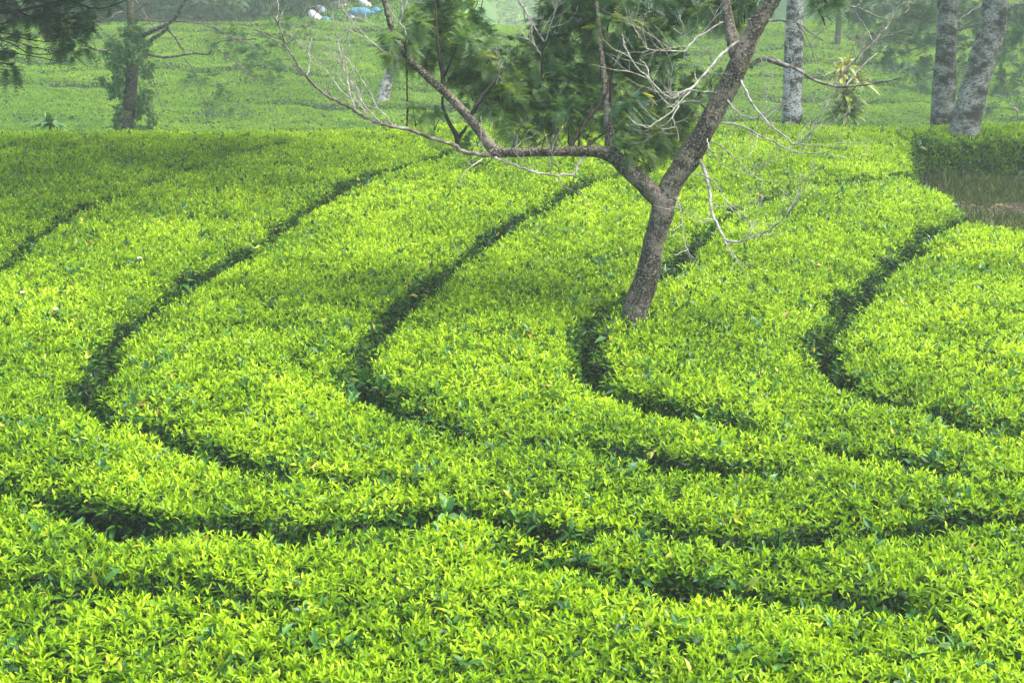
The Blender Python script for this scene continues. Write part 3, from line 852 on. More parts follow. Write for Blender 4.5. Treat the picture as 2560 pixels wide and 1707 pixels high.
    # bare white branches, each its own part
    dead = [
        (cA([(1700, 480), (1640, 490), (1560, 540), (1440, 630), (1310, 780), (1200, 900), (1090, 1030), (960, 1090), (860, 1160), (800, 1140), (690, 1060), (600, 960), (500, 860), (420, 780), (340, 640), (280, 530), (262, 450)]), 9, 2.2, -.5, 8),
        (cA([(575, 915), (560, 820), (520, 750), (460, 690)]), 4, 1.6, .1, 1),
        (cA([(1480, 248), (1380, 290), (1300, 350), (1160, 430), (1060, 530), (980, 605), (850, 600), (730, 605), (590, 585), (520, 540), (460, 430), (400, 330), (360, 190)]), 5.5, 1.8, -.4, 8),
        (cA([(590, 585), (500, 640), (485, 700)]), 3, 1.5, .1, 1),
        (cE([(1640, 840), (1590, 890), (1530, 950), (1430, 1050), (1310, 1135), (1240, 1170), (1130, 1130), (1070, 1070)]), 5.5, 2, -.2, 5),
        (cE([(1530, 975), (1480, 1060), (1485, 1130), (1520, 1200), (1535, 1290)]), 4, 1.5, -.1, 3),
        (cE([(1490, 1165), (1380, 1190), (1320, 1150)]), 3, 1.4, 0, 1),
        (cA([(1260, 1300), (1170, 1210), (1060, 1190), (960, 1215), (890, 1260)]), 6, 4, -.2, 2),
        (cA([(930, 180), (970, 300), (985, 420), (990, 580), (1010, 680), (1075, 800)]), 4.5, 2, .1, 3),
        (cA([(1520, 390), (1430, 450), (1330, 540), (1250, 620), (1170, 680), (1090, 790)]), 4, 2, .15, 4),
        (cA([(860, 340), (1000, 430), (1130, 510), (1240, 610), (1310, 700), (1330, 830)]), 3.5, 3.5, .1, 4),
        (cA([(1640, 850), (1660, 960), (1720, 1080), (1800, 1230), (1850, 1300)]) + cB([(860, 220), (990, 330), (1060, 390), (1090, 430), (1170, 425), (1240, 370), (1330, 250), (1400, 100), (1440, 20)]), 8, 2, -.7, 8),
        (cA([(1450, 1060), (1480, 1160), (1560, 1260), (1650, 1340), (1760, 1390), (1830, 1380), (1950, 1330), (2080, 1260), (2140, 1240), (2300, 1130)]), 6.5, 2, -.4, 6),
        (cA([(1460, 1118), (1370, 1090), (1200, 1075), (1060, 1065), (900, 1085), (720, 1090), (640, 1080), (580, 1020)]), 3.5, 1.4, -.2, 3),
        (cB([(400, 225), (590, 255), (760, 340), (940, 425), (1060, 490), (1180, 520), (1310, 525), (1450, 510), (1540, 460), (1590, 400)]), 7, 2, -.5, 8),
        (cB([(150, 545), (220, 640), (265, 780), (290, 900), (300, 1040), (340, 1170), (440, 1360), (550, 1390), (700, 1350), (880, 1270), (1010, 1160), (1100, 1060), (1160, 960), (1185, 790)]), 11, 2.5, -.9, 8),
        (cC([(1290, 785), (1340, 880), (1410, 960), (1470, 995)]), 5, 2, -.2, 1),
        (cB([(145, 715), (330, 800), (440, 960), (500, 1060), (590, 1150), (700, 1205), (850, 1220), (1000, 1215)]), 4, 2, -.6, 5),
        (cB([(260, 500), (430, 630), (560, 700), (700, 740), (800, 680), (900, 570), (945, 480)]), 4, 1.6, -.4, 5),
        (cB([(300, 400), (450, 490), (570, 610), (720, 740), (830, 800), (1000, 800), (1200, 770), (1300, 730), (1330, 680)]), 4, 1.7, -.6, 5),
        (cB([(270, 260), (265, 370), (290, 480), (350, 520), (420, 500), (455, 400), (450, 300)]), 5, 1.6, -.3, 3),
        (cC([(900, 370), (940, 540), (960, 660), (975, 800), (1000, 860), (1040, 930)]), 4.5, 1.6, -.3, 2),
        (cC([(1000, 855), (940, 890), (880, 900)]), 3, 1.5, -.1, 0),
        (cC([(955, 660), (900, 700), (830, 725)]), 3, 1.5, -.1, 0),
        (cC([(930, 520), (840, 540), (740, 515)]), 2.6, 1.4, -.15, 1),
        (cC([(1185, 540), (1150, 645), (1080, 640), (980, 590)]), 3, 1.4, -.1, 1),
        (cG([(600, 790), (640, 730), (720, 630), (860, 500), (960, 400), (1060, 290), (1130, 190), (1180, 90), (1290, 0), (1340, -60)]), 8, 4, .2, 6),
        (cG([(960, 400), (940, 330), (890, 250), (810, 120)]), 5, 2.5, .2, 2),
        (cG([(870, 490), (855, 410), (820, 375), (730, 375)]), 4, 1.6, .1, 3),
        (cG([(720, 790), (800, 680), (880, 590), (980, 510), (1080, 430)]), 4, 1.8, .2, 3),
        (cG([(300, 0), (560, -30), (720, 50), (880, 95), (980, 150), (1100, 180), (1200, 160), (1290, 90), (1320, 0), (1330, -60)]), 6, 3, .1, 6),
        (cG([(-180, 180), (0, 190), (150, 190), (260, 215), (400, 310), (510, 380), (640, 410)]), 7, 2, -.3, 6),
        (cG([(430, 310), (400, 420), (440, 560), (520, 680), (550, 760), (540, 900), (500, 1020)]), 3, 1.5, -.2, 5),
        (cL([(640, 650), (480, 645), (230, 592)]) + cD([(1850, 1345), (1640, 1280), (1400, 1190), (1160, 1140), (1000, 1080), (900, 1010), (760, 940), (620, 860), (500, 740), (420, 650), (340, 520), (270, 420), (230, 280), (190, 200), (150, 130), (150, 60)]), 15, 3, -.6, 10),
        (cD([(910, 1010), (870, 890), (840, 760), (810, 640), (770, 480), (750, 350), (720, 270)]), 6, 2, .15, 9),
        (cD([(1160, 1140), (1050, 1030), (950, 900), (870, 750), (860, 660)]), 5.5, 2, -.2, 5),
        (cD([(1020, 1070), (960, 960), (880, 910), (780, 830), (700, 720), (600, 600), (540, 570)]), 4, 1.8, .3, 5),
        (cD([(1260, 1155), (1170, 1040), (1100, 980), (1060, 870), (970, 740), (900, 620), (830, 540), (780, 460)]), 4, 1.8, -.3, 6),
        (cD([(1190, 490), (1060, 390), (970, 300), (890, 210), (800, 90), (780, 0), (770, -40)]), 5, 2.2, -.2, 5),
        (cD([(1150, 260), (1000, 200), (880, 150)]), 4, 1.8, 0, 2),
        (cD([(470, 690), (495, 560), (480, 470), (520, 350)]), 4, 1.8, .1, 3),
        (cD([(190, 200), (200, 90), (205, 0)]), 3, 1.5, .1, 1),
        (cD([(270, 420), (330, 330), (375, 200)]), 3, 1.5, -.1, 3),
        (cK([(1850, -40), (1870, 0), (1960, 170), (2060, 330), (2170, 500)]), 8, 5, .1, 6),
        (cK([(2180, 480), (2260, 230), (2340, 0), (2360, -40)]), 4, 2, -.2, 5),
        (cK([(2130, 660), (2060, 540), (1960, 450), (1860, 330), (1820, 230), (1800, 160)]), 4, 1.6, -.2, 5),
        (cK([(550, 500), (520, 330), (470, 290), (500, 150), (470, 0), (460, -40)]), 6, 4, -.1, 3),
        (cK([(500, 150), (530, 60), (560, 0)]), 4, 3, 0, 1),
        (cK([(1600, 1000), (1640, 850), (1630, 700), (1600, 520)]), 4, 1.8, -.3, 3),
        (cL([(1690, 660), (1620, 770), (1570, 880), (1430, 870), (1390, 895), (1150, 860), (980, 810), (840, 750), (730, 720), (660, 670)]), 8, 5, -.15, 6),
        (cL([(1390, 895), (1430, 980), (1435, 1050)]), 4, 1.6, 0, 2),
        (cL([(1570, 880), (1575, 1000)]), 4, 1.6, 0, 2),
        (cL([(1410, 860), (1370, 780), (1290, 730)]), 4, 1.6, -.1, 2),
        (cL([(530, 780), (600, 700), (630, 600), (690, 520)]), 5, 1.6, -.2, 1),
        (cL([(480, 190), (485, 380), (500, 560), (520, 660)]), 3, 2, -.2, 3),
        (cL([(500, 690), (350, 800), (250, 900)]), 4, 1.6, -.2, 3),
    ]
    for k, (pts, r0, r1, dz, nt_) in enumerate(dead):
        P = sk.line(pts, dz)
        mb = MB()
        n = len(pts)
        R = [max(rad(x) * (.82 if r0 < 14 else .75), .0016) for x in np.linspace(r0, r1, n)]
        tube(mb, P, R, 7, .03, .30, 0, .005, 60 + k)
        ln = float(np.linalg.norm(np.diff(P, axis=0), axis=1).sum())
        if nt_: twigs_from(mb, P, R[0], int(nt_ * 1.3), min(.45, .25 + .15 * ln), 300 + k)
        grey = k in (7, 26, 27, 28, 30, 31, 32, 33, 51, 52, 53, 54, 58)
        mb.build("dead_branch", [GREY if grey else DEAD], root, smooth=True, origin=P[0])

    cb = MB()
    crown_clumps(cb, B, 1600, .105, 5, .74, .05, 9, .075, 8)
    cb.build("crown", [ACA], root, origin=base)
build_main_tree()

# ------------------------------------------------------------------ other trees
def trunk_from(pts_disp, Z, widths, root, mat, seed, bottom=None, dz=0, sides=16):
    mb = MB()
    pts = cDisp(pts_disp)
    P = np.array([at(x, y, Z + dz * i / max(1, len(pts) - 1)) for i, (x, y) in enumerate(pts)])
    R = [w * DS / 2 * Z / FPX for w in widths]
    if bottom is not None:
        P = np.vstack([[P[0][0], P[0][1] - .0, bottom], P]); R = [R[0] * 1.15] + R
    tube(mb, P, R, sides, .08, .07, 0, .004, seed)
    return mb, P

def upper_crown(root_xy, z0, n, spread, seed):
    r_ = np.random.default_rng(seed)
    out = []
    for _ in range(n):
        a = r_.random() * 6.283; d = spread * math.sqrt(r_.random())
        out.append((np.array([root_xy[0] + math.cos(a) * d, root_xy[1] + math.sin(a) * d, z0 + r_.random() * 2.5]), .75 + .5 * r_.random()))
    return out

def limbs_to(mb, start, blobs, r0, seed, mat=0):
    for k, (c, r) in enumerate(blobs):
        m_ = start * .5 + c * .5 + np.array([0, 0, .25])
        tube(mb, [start, m_, c], [r0, r0 * .6, r0 * .2], 6, .15, .1, mat, .01, seed + k)

def lichen_tree(pts, Z, widths, label, seed, crown_z, spread, nb, dz=0, shift=(0, 0), bark=None):
    bark = bark or BARK_GREY
    b = at(pts[0][0] * DS, pts[0][1] * DS, Z)
    g = float(ground(b[0], b[1]))
    root = empty("shade_tree", (b[0], b[1], g))
    tag(root, label, "tree", "pale-barked shade trees behind the crest")
    mb, P = trunk_from(pts, Z, widths, root, bark, seed, g - .2, dz, 20)
    top = P[-1]
    bl = upper_crown(top[:2] + np.array(shift), crown_z, nb, spread, seed)  # crown out of view; shift places it to shade the hedge by the clearing
    tube(mb, [top, top + np.array([.05, 0, (crown_z - top[2]) * .5]), np.array([top[0], top[1], crown_z + .5])], [widths[-1] * DS / 2 * Z / FPX, .09, .04], 12, .15, .05, 0, .01, seed)
    limbs_to(mb, np.array([top[0], top[1], crown_z - .8]), bl, .05, seed)
    mb.build("trunk", [bark], root, smooth=True, origin=(b[0], b[1], g))
    cb = MB()
    crown_clumps(cb, bl, 110, .2, seed, .42, .03, 7, .07, 6)
    cb.build("crown", [ACA], root, origin=(b[0], b[1], g))
    return root

lichen_tree([(1818, 290), (1820, 220), (1822, 140), (1824, 70), (1826, 0), (1827, -60)], 21.6, [46, 43, 42, 41, 38, 36], "upright pale trunk right of the leaning tree, white lichen patches on the bark", 201, 7.5, 1.6, 5, bark=BARK_WHITE)
lichen_tree([(2162, 305), (2166, 230), (2171, 150), (2174, 60), (2176, 0), (2178, -60)], 21.2, [53, 51, 50, 48, 46, 44], "straight mottled grey trunk, the darker left one of the pair at the right edge", 202, 6.0, 2.0, 6, 0, (2.0, -.5))
lichen_tree([(2214, 318), (2222, 270), (2238, 200), (2260, 130), (2280, 60), (2286, 0), (2286, -60)], 19.9, [66, 60, 58, 60, 60, 56, 52], "curved leaning mottled trunk, the nearer right one of the pair at the right edge", 203, 4.8, 2.5, 16, 0, (3.2, -.7))

# creeper-clad tree on the left
def build_left_tree():
    Z = 26.0
    b = at(296 * DS, 305 * DS, Z); g = float(ground(b[0], b[1]))
    root = empty("shade_tree", (b[0], b[1], g))
    tag(root, "dark tree on the left with leafy creeper hanging round its trunk and lichen-grey limbs", "tree")
    mb, P = trunk_from([(295, 310), (297, 260), (302, 200), (306, 150), (308, 110), (303, 60), (297, 0), (294, -60)], Z, [28, 27, 27, 26, 24, 20, 17, 14], root, BARK, 210, g - .2, 0, 12)
    sk = Skeleton(Z)
    sk.line(cDisp([(295, 310), (302, 200), (308, 110), (297, 0)]), 0)
    for k, (pts, r0, r1, dz) in enumerate([
        (cM([(600, 400), (700, 360), (810, 300), (920, 250), (1000, 190), (1050, 100), (1110, 0), (1140, -60)]), 13, 7, -1), (cM([(620, 490), (720, 440), (860, 350), (930, 290)]), 10, 8, -.5),
        (cM([(590, 210), (740, 215), (900, 230), (1100, 230), (1260, 250), (1450, 320), (1640, 410), (1780, 470), (1900, 540)]), 5, 2.5, -1.5), (cM([(580, 0), (660, 120), (740, 240), (800, 300), (870, 355)]), 4, 3, 0),
        (cN([(1290, 470), (1420, 515), (1580, 530), (1700, 500), (1800, 495), (1920, 500), (1950, 420), (2100, 370), (2350, 360)]), 7, 3, -1.5),
        (cM([(900, 300), (960, 350), (1030, 440), (1100, 546)]), 6, 5, 0), (cN([(1090, 430), (1020, 455), (920, 470), (830, 440), (780, 400)]), 7, 4, -.6),
        (cM([(560, 130), (650, 75), (715, 40)]), 4, 3, -.2), (cM([(490, 150), (430, 130), (370, 150), (310, 200), (180, 270), (80, 310)]), 6, 3, -.5),
        (cN([(1320, 420), (1380, 640), (1430, 810), (1500, 1030)]), 3, 1.5, -.3), (cN([(1690, 530), (1780, 660), (1830, 830), (1910, 990)]), 3, 1.5, -.2),
        (cM([(1250, 0), (1350, 50), (1480, 75), (1600, 50)]), 4, 2, 0), (cM([(1120, 85), (1200, 40), (1260, 0)]), 4, 3, 0), (cN([(2000, 460), (2150, 560), (2250, 640), (2350, 730)]), 3, 2, -.3),
        (cM([(1100, 150), (1250, 220), (1400, 280), (1480, 330)]), 3, 2, -.3),
    ]):
        P2 = sk.line(pts, dz)
        R = np.array([max(rad(x, Z), .006) for x in np.linspace(r0, r1, len(pts))])
        tube(mb, P2, R, 7, .08, .1, 1, .01, 230 + k)
        twigs_from(mb, P2, .01, 5, .7, 900 + k, 4, 1, .0, 1)
    mb.build("trunk", [BARK, GREY], root, smooth=True, origin=(b[0], b[1], g))
    # creeper: broad leaves in a loose column
    cb = MB(); r_ = np.random.default_rng(5)
    n = 8500
    yy = 60 + 250 * r_.random(n)
    cx = np.interp(yy, [60, 150, 200, 300], [300, 290, 298, 305]); wd = np.interp(yy, [60, 110, 160, 220, 260, 310], [34, 56, 68, 58, 46, 42])
    a = r_.random(n) * 6.283; rr = np.sqrt(r_.random(n))
    sx = cx + np.cos(a) * rr * wd * (.7 + .6 * vnoise(yy * .06, np.cos(a) * 2, 9))
    # gap so that the trunk shows at its foot
    keep = ~((np.abs(sx - np.interp(yy, [60, 110, 200, 310], [303, 308, 302, 295])) < 17) & (yy > 150) & (np.sin(a) < 0.2)) & (vnoise(sx * .06, yy * .06, 19) > .33)
    sx, yy, a, rr, wd = sx[keep], yy[keep], a[keep], rr[keep], wd[keep]; n = len(sx)
    P2 = np.array([at(x * DS, y * DS, Z + np.sin(t) * r * w * DS * Z / FPX) for x, y, t, r, w in zip(sx, yy, a, rr, wd)])
    L = .05 + .04 * r_.random(n)
    tone = np.clip(.35 + .4 * r_.random(n), 0, 1)
    leaves(cb, P2, norm(rand_dir(n, r_) + np.array([0, -.2, -.5])), rand_dir(n, r_) + np.array([0, -.6, .8]), L, L * .33, .3 + 0 * L, tone, 0, 1)
    cb.build("creeper", [SHRUB], root, origin=(b[0], b[1], g))
    # hanging sprays and the high crown
    B = []
    for x, y, r in [(520, 95, 38), (570, 100, 42), (610, 130, 40), (560, 140, 30), (640, 95, 30), (600, 165, 22), (640, 180, 14), (480, 92, 18), (455, 180, 12), (480, 182, 16), (500, 205, 9), (530, 240, 22), (470, 245, 12), (505, 228, 16), (435, 185, 10),
                    (300, 75, 30), (285, 100, 28), (330, 115, 20), (270, 90, 25), (680, 60, 30), (640, 40, 35), (700, 100, 22)]:
        B.append((at(x * DS, y * DS, Z - .8), r * DS * Z / FPX))
    cb = MB()
    crown_clumps(cb, B, 330, .17, 31, .30, .04, 7, .05, 6)
    top = np.array([b[0] + 0, b[1], 0])
    up = upper_crown(top[:2] + np.array([.5, -.8]), 5.2, 12, 4.2, 77)
    crown_clumps(cb, up, 100, .24, 33, .4, .03, 7, .07, 6)
    cb.build("crown", [ACA], root, origin=(b[0], b[1], g))
build_left_tree()

# hazy leaning tree in the middle distance
def build_mid_tree():
    Z = 43.0
    b = at(875 * DS, 262 * DS, Z); g = float(ground(b[0], b[1]))
    root = empty("shade_tree", (b[0], b[1], g))
    tag(root, "hazy leaning trunk with pale lichen standing in the far tea below the feathery crown", "tree")
    mb, P = trunk_from([(872, 262), (880, 225), (892, 180), (905, 145), (925, 105), (950, 60), (970, 0), (985, -60)], Z, [30, 27, 24, 22, 20, 18, 16, 14], root, BARK_WHITE, 260, g - .3, 0, 12)
    bl = upper_crown(P[-1][:2], 5.5, 7, 2.2, 9)
    limbs_to(mb, P[-1], bl, .08, 61)
    mb.build("trunk", [BARK_WHITE], root, smooth=True, origin=(b[0], b[1], g))
    cb = MB(); crown_clumps(cb, bl, 60, .3, 35, .4, .03, 6, .08, 6)
    cb.build("crown", [ACA], root, origin=(b[0], b[1], g))
build_mid_tree()

def build_far_slim():
    Z = 50.0
    b = at(1918 * DS, 190 * DS, Z); g = float(ground(b[0], b[1]))
    root = empty("shade_tree", (b[0], b[1], g))
    tag(root, "slim misty trunk far behind the yellow-green strap-leaved plant", "tree")
    mb, P = trunk_from([(1916, 190), (1920, 130), (1926, 60), (1930, 0), (1932, -60)], Z, [16, 15, 14, 13, 12], root, BARK_WHITE, 270, g - .3, 0, 8)
    bl = upper_crown(P[-1][:2], 5.0, 6, 2.0, 19)
    limbs_to(mb, P[-1], bl, .08, 71)
    mb.build("trunk", [BARK_DARK], root, smooth=True, origin=(b[0], b[1], g))
    cb = MB(); crown_clumps(cb, bl, 60, .3, 37, .4, .03, 6, .08, 6)
    cb.build("crown", [ACA], root, origin=(b[0], b[1], g))
build_far_slim()

# drooping tree behind the pair of trunks on the right
def build_right_tree():
    Z = 34.0
    b = at(2480 * DS, 230 * DS, Z); g = float(ground(b[0], b[1]))
    root = empty("acacia_tree", (b[0], b[1], g))
    tag(root, "spreading feathery tree in the mist behind the two mottled trunks at the right edge", "tree")
    mb = MB()
    o = np.array([b[0], b[1], g])
    top = at(2470 * DS, -40 * DS, Z)
    tube(mb, [o + [0, 0, -.2], (o + top) / 2 + [.1, 0, 0], top, top + [.2, 0, 2.5]], [.22, .18, .15, .06], 12, .15, .08, 0, .01, 80)
    B = []
    for x, y, r in [(2330, 40, 60), (2345, 110, 50), (2320, 170, 45), (2335, 215, 28), (2300, 195, 25), (2270, 240, 12), (2120, 60, 60), (2060, 40, 55), (2110, 110, 50), (2040, 100, 45), (2100, 160, 38), (2150, 190, 30), (2030, 140, 32), (2190, 150, 40), (2200, 60, 60),
                    (1980, 60, 45), (1970, 120, 30), (2230, 120, 45), (2000, 10, 60), (2100, 0, 70), (2220, 0, 70), (2340, -10, 70), (2400, 60, 80), (2420, 150, 60), (2180, 215, 18), (1960, 0, 45), (1900, 20, 35), (2450, 0, 90)]:
        B.append((at(x * DS, y * DS, Z + (rng.random() - .5) * 3), r * DS * Z / FPX))
    for k, (x0, y0, x1, y1) in enumerate([(2470, -40, 2180, 60), (2470, 0, 2100, 130), (2470, 30, 2260, 170), (2470, -60, 1990, 20), (2470, 60, 2330, 180), (2470, 40, 2020, 150)]):
        a = at(x0 * DS, y0 * DS, Z); c = at(x1 * DS, y1 * DS, Z + (k % 3 - 1))
        tube(mb, [a, (a + c) / 2 + [0, 0, .4], c], [.06, .04, .015], 6, .15, .1, 0, .015, 90 + k)
        twigs_from(mb, np.array([a, (a + c) / 2 + [0, 0, .4], c]), .015, 10, 1.0, 950 + k, 4, 1, -.1, 0)
    mb.build("trunk", [GREY], root, smooth=True, origin=o)
    cb = MB()
    crown_clumps(cb, B, 130, .24, 41, .34, .02, 8, .08, 7)
    up = upper_crown((b[0] - 3, b[1]), 4.5, 8, 4, 43)
    crown_clumps(cb, up, 60, .3, 45, .36, .02, 6, .07, 6)
    cb.build("crown", [ACA], root, origin=o)
build_right_tree()

# tree whose boughs reach in at the upper left; its trunk stands outside the frame
def build_overhang():
    Z = 15.0
    b = at(-420 * DS, 420 * DS, Z); g = float(ground(b[0], b[1]))
    root = empty("acacia_tree", (b[0], b[1], g))
    tag(root, "dark feathery bough with thin bare twigs reaching in at the top left corner", "tree")
    mb = MB(); o = np.array([b[0], b[1], g])
    t1 = at(-400 * DS, 60 * DS, Z)
    tube(mb, [o + [0, 0, -.2], (o + t1) / 2, t1, t1 + [.1, 0, 1.5]], [.16, .14, .11, .06], 12, .1, .1, 0, .005, 120)
    for k, (pts, r0, r1) in enumerate([
        ([(-400, 60), (-200, 40), (0, 30), (90, 15), (180, -10)], 9, 5), ([(-400, 90), (-100, 110), (0, 118), (60, 128), (140, 141)], 4, 1.6), ([(-400, 60), (-200, 60), (0, 92), (60, 120), (110, 125), (150, 112)], 4, 1.6),
        ([(-400, 60), (-150, 60), (0, 74), (60, 90), (120, 96), (170, 80)], 4, 1.6), ([(-300, 30), (0, 25), (80, 42), (130, 60), (150, 80)], 4, 1.8), ([(-300, 10), (-50, 10), (0, 55), (30, 40), (60, 0)], 4, 1.6),
        ([(100, -20), (170, 5), (220, 20), (270, 10), (310, -10)], 4, 2), ([(-300, 40), (0, 88), (80, 110), (130, 118)], 3, 1.5), ([(-300, 100), (-60, 150), (0, 145), (30, 150)], 4, 2), ([(-200, 45), (0, 5), (60, -10)], 4, 2)]):
        P = np.array([at(x * DS, y * DS, Z - .1 * k % .4) for x, y in pts])
        tube(mb, P, [max(rad(x * DS, Z), .004) for x in np.linspace(r0, r1, len(pts))], 6, .05, .1, 1, .005, 130 + k)
        twigs_from(mb, P, .008, 6, .45, 980 + k, 4, 1, .0, 1)
    mb.build("trunk", [BARK, BARK_DARK], root, smooth=True, origin=o)
    B = []
    for x, y, r, dz in [(20, 15, 40, 0), (70, 40, 45, .2), (120, 30, 45, .1), (160, 45, 40, .3), (190, 60, 34, 0), (150, 85, 38, .1), (180, 110, 30, .2), (120, 75, 35, .3), (165, 130, 20, .1), (205, 85, 22, .1), (90, 5, 45, .3), (200, 10, 45, .2), (250, 0, 35, .2),
                        (10, 145, 26, .1), (30, 158, 14, .1), (-30, 150, 40, 0), (-60, 60, 60, .2), (-120, 0, 90, 0), (0, -40, 70, .2), (120, -50, 80, .2), (60, 95, 22, .4), (-150, 120, 70, 0), (230, -40, 60, 0), (35, 60, 22, .2)]:
        B.append((at(x * DS, y * DS, Z + dz), r * DS * Z / FPX * .92))
    cb = MB()
    crown_clumps(cb, upper_crown((-3.9, 16.8), 4.6, 42, 3.3, 88), 150, .22, 52, .4, .03, 7, .1, 6)  # unseen upper crown, added above the frame to shade the upper-left tea
    crown_clumps(cb, B, 620, .14, 51, .45, .06, 8, .10, 7)
    cb.build("crown", [ACA], root, origin=o)
build_overhang()

# ------------------------------------------------------------------ shrubs along the top left
def shrub(x, Y, w, h, label, seed, group, tone0=.4, cat="bush", leafL=.16):
    r_ = np.random.default_rng(seed)
    g = float(ground(x, Y))
    root = empty("bush", (x, Y, g)); tag(root, label, cat, group)
    mb = MB(); sb = MB()
    n = int(1600 * max(w * h, 1) / 6)
    lob = [(np.array([x + (r_.random() - .5) * w * .7, Y + (r_.random() - .5) * w * .5, g + h * (.3 + .5 * r_.random())]), w * (.2 + .16 * r_.random())) for _ in range(9)]
    for c, r in lob:
        d = rand_dir(n, r_)
        p = c + d * (r * (.55 + .6 * r_.random(n)))[:, None] * np.array([1, 1, h / w])
        p[:, 2] = np.maximum(p[:, 2], g + .05)
        L = leafL * (.6 + .8 * r_.random(n))
        tone = np.clip(tone0 + .35 * (r_.random(n) - .5) + .3 * (vnoise(p[:, 0] * 1.5, p[:, 2] * 1.5, seed) - .5), 0, 1)
        leaves(mb, p, norm(d + rand_dir(n, r_) * .8), d + np.array([0, 0, .6]), L, L * .32, .2 + 0 * L, tone, 0, 0)
        tube(sb, [np.array([x, Y, g - .1]), (np.array([x, Y, g]) + c) / 2 + [.05, 0, .1], c], [.06, .045, .02], 6, .2, .1, 0, .01, seed)
    mb.build("foliage", [SHRUB], root, origin=(x, Y, g))
    sb.build("stem", [BARK_DARK], root, smooth=True, origin=(x, Y, g))

shr = [(-21.5, 59, 5, 3.4, "broad dark bush at the far top left corner behind the overhanging bough"), (-18.2, 57.8, 4.2, 2.8, "dark bush filling the gap left of the creeper-clad trunk"), (-15.2, 59, 4.5, 3.2, "dark bush directly behind the creeper-clad trunk"),
       (-12.6, 57.6, 3.4, 2.6, "dark rounded bush right of the creeper-clad trunk"), (-10.6, 58.8, 3.6, 3.0, "dark bush behind the grey forked limb"), (-8.9, 60.3, 3.2, 2.2, "paler bush left of the white sacks"),
       (-6.8, 63, 4.2, 2.0, "low green bush behind the heap of sacks"), (-3.6, 63.5, 3.6, 1.7, "low green bush right of the blue bundles")]
for i, (x, Y, w, h, lb) in enumerate(shr):
    shrub(x, Y, w, h, lb, 500 + i, "bushes along the top of the far tea slope", .38 if i < 5 else .7, leafL=.2)

# small dark seedlings standing in the far rows
def on_hill(px, py):
    u = (px - 1280.0) / FPX; v = (py - 853.5) / FPX
    d = FW + u * RT - v * UP
    for t in np.arange(30, 90, .1):
        p = CAM + t * d
        if p[2] < float(ground(p[0], p[1])) + .65: return p
    return CAM + 60 * d
for i, (dx, dy, w, h, lb) in enumerate([(485, 270, 1.0, .05, "low dark bush poking out of the far tea right of the creeper-clad trunk"), (545, 268, .8, .0, "small dark bush beside the larger one in the far tea"),
                                        (770, 256, 1.0, .0, "low dark bush in the far tea left of the hazy leaning trunk"), (2078, 172, 2.0, .2, "dark low bush at the far field edge left of the mottled trunks")]):
    p = on_hill(dx * DS, dy * DS)
    shrub(p[0], p[1], w, h + .75, lb, 600 + i, "dark bushes standing in the far tea", .25, leafL=.1)

# ------------------------------------------------------------------ strap-leaved plants
def straps(mb, c, n, L, Wd, seed, tone=(.3, .8), up=.5, r0=0.02):
    r_ = np.random.default_rng(seed)
    for i in range(n):
        a = i * 2.4 + r_.random() * .6
        el = math.radians(5 + 75 * r_.random()) * (.5 + up)
        el = min(el, 1.45)
        d = np.array([math.cos(a) * math.cos(el), math.sin(a) * math.cos(el), math.sin(el)])
        l = L * (.65 + .5 * r_.random()); sag = .35 + .35 * r_.random()
        side = norm(np.cross(d, [0, 0, 1.0])); nn = np.cross(side, d)
        V = []; seg = 6
        for k in range(seg + 1):
            t = k / seg
            w = Wd * (math.sin(math.pi * (.12 + .86 * t)) ** .6)
            p = c + d * (l * t) - np.array([0, 0, 1]) * sag * l * t * t
            V += [p - side * w + nn * w * .3, p, p + side * w + nn * w * .3]
        Q = []
        for k in range(seg):
            for s in (0, 1):
                Q.append((k * 3 + s, k * 3 + s + 1, k * 3 + s + 4, k * 3 + s + 3))
        tn = tone[0] + (tone[1] - tone[0]) * r_.random()
        mb.add(V, None, Q, np.tile([tn] * 3, (len(V), 1)), 0)

def strap_plant(dx, dy, Z, levels, label, seed, group, stem_r=.03):
    b = at(dx * DS, dy * DS, Z); g = float(ground(b[0], b[1]))
    root = empty("strap_leaf_plant", (b[0], b[1], g)); tag(root, label, "plant", group)
    sb = MB()
    pts = [np.array([b[0], b[1], g - .1])]
    for (ox, oy, n, L, w, tn, up) in levels:
        pts.append(at((dx + ox) * DS, (dy + oy) * DS, Z))
    if len(pts) == 2: pts.insert(1, (pts[0] + pts[1]) / 2)
    top = pts[-1]
    tube(sb, [pts[0], pts[1], top], [stem_r, stem_r, stem_r * .7], 8, .1, .1, 0, .004, seed)
    for q_ in pts[2:-1]:
        m_ = pts[1] * .6 + top * .4
        tube(sb, [m_, q_ * .5 + m_ * .5 + [0, 0, -.03], q_], [stem_r * .7] * 3, 6, .1, .1, 0, .003, seed)
    sb.build("stem", [BARK_DARK], root, smooth=True, origin=pts[0])
    for k, (ox, oy, n, L, w, tn, up) in enumerate(levels):
        mb = MB()
        straps(mb, pts[-len(levels) + k], n, L, w, seed + k, tn, up)
        mb.build("leaf_rosette", [STRAP], root, smooth=False, origin=pts[-len(levels) + k])

strap_plant(1938, 282, 22.8, [(6, -20, 95, .50, .040, (.0, .75), .45), (4, -58, 50, .42, .034, (.3, .85), .3), (32, -88, 36, .44, .036, (.5, .82), .55), (-10, -105, 34, .42, .036, (.5, .85), .6), (6, -128, 26, .36, .034, (.6, .88), .7)],
            "tall yellow-green strap-leaved plant in tiers right of the upright pale trunk", 701, "strap-leaved plants behind the crest", .016)
strap_plant(115, 302, 22.8, [(0, -13, 44, .36, .05, (.0, .35), .85)], "squat broad-bladed green plant left of the creeper-clad trunk", 702, "strap-leaved plants behind the crest")

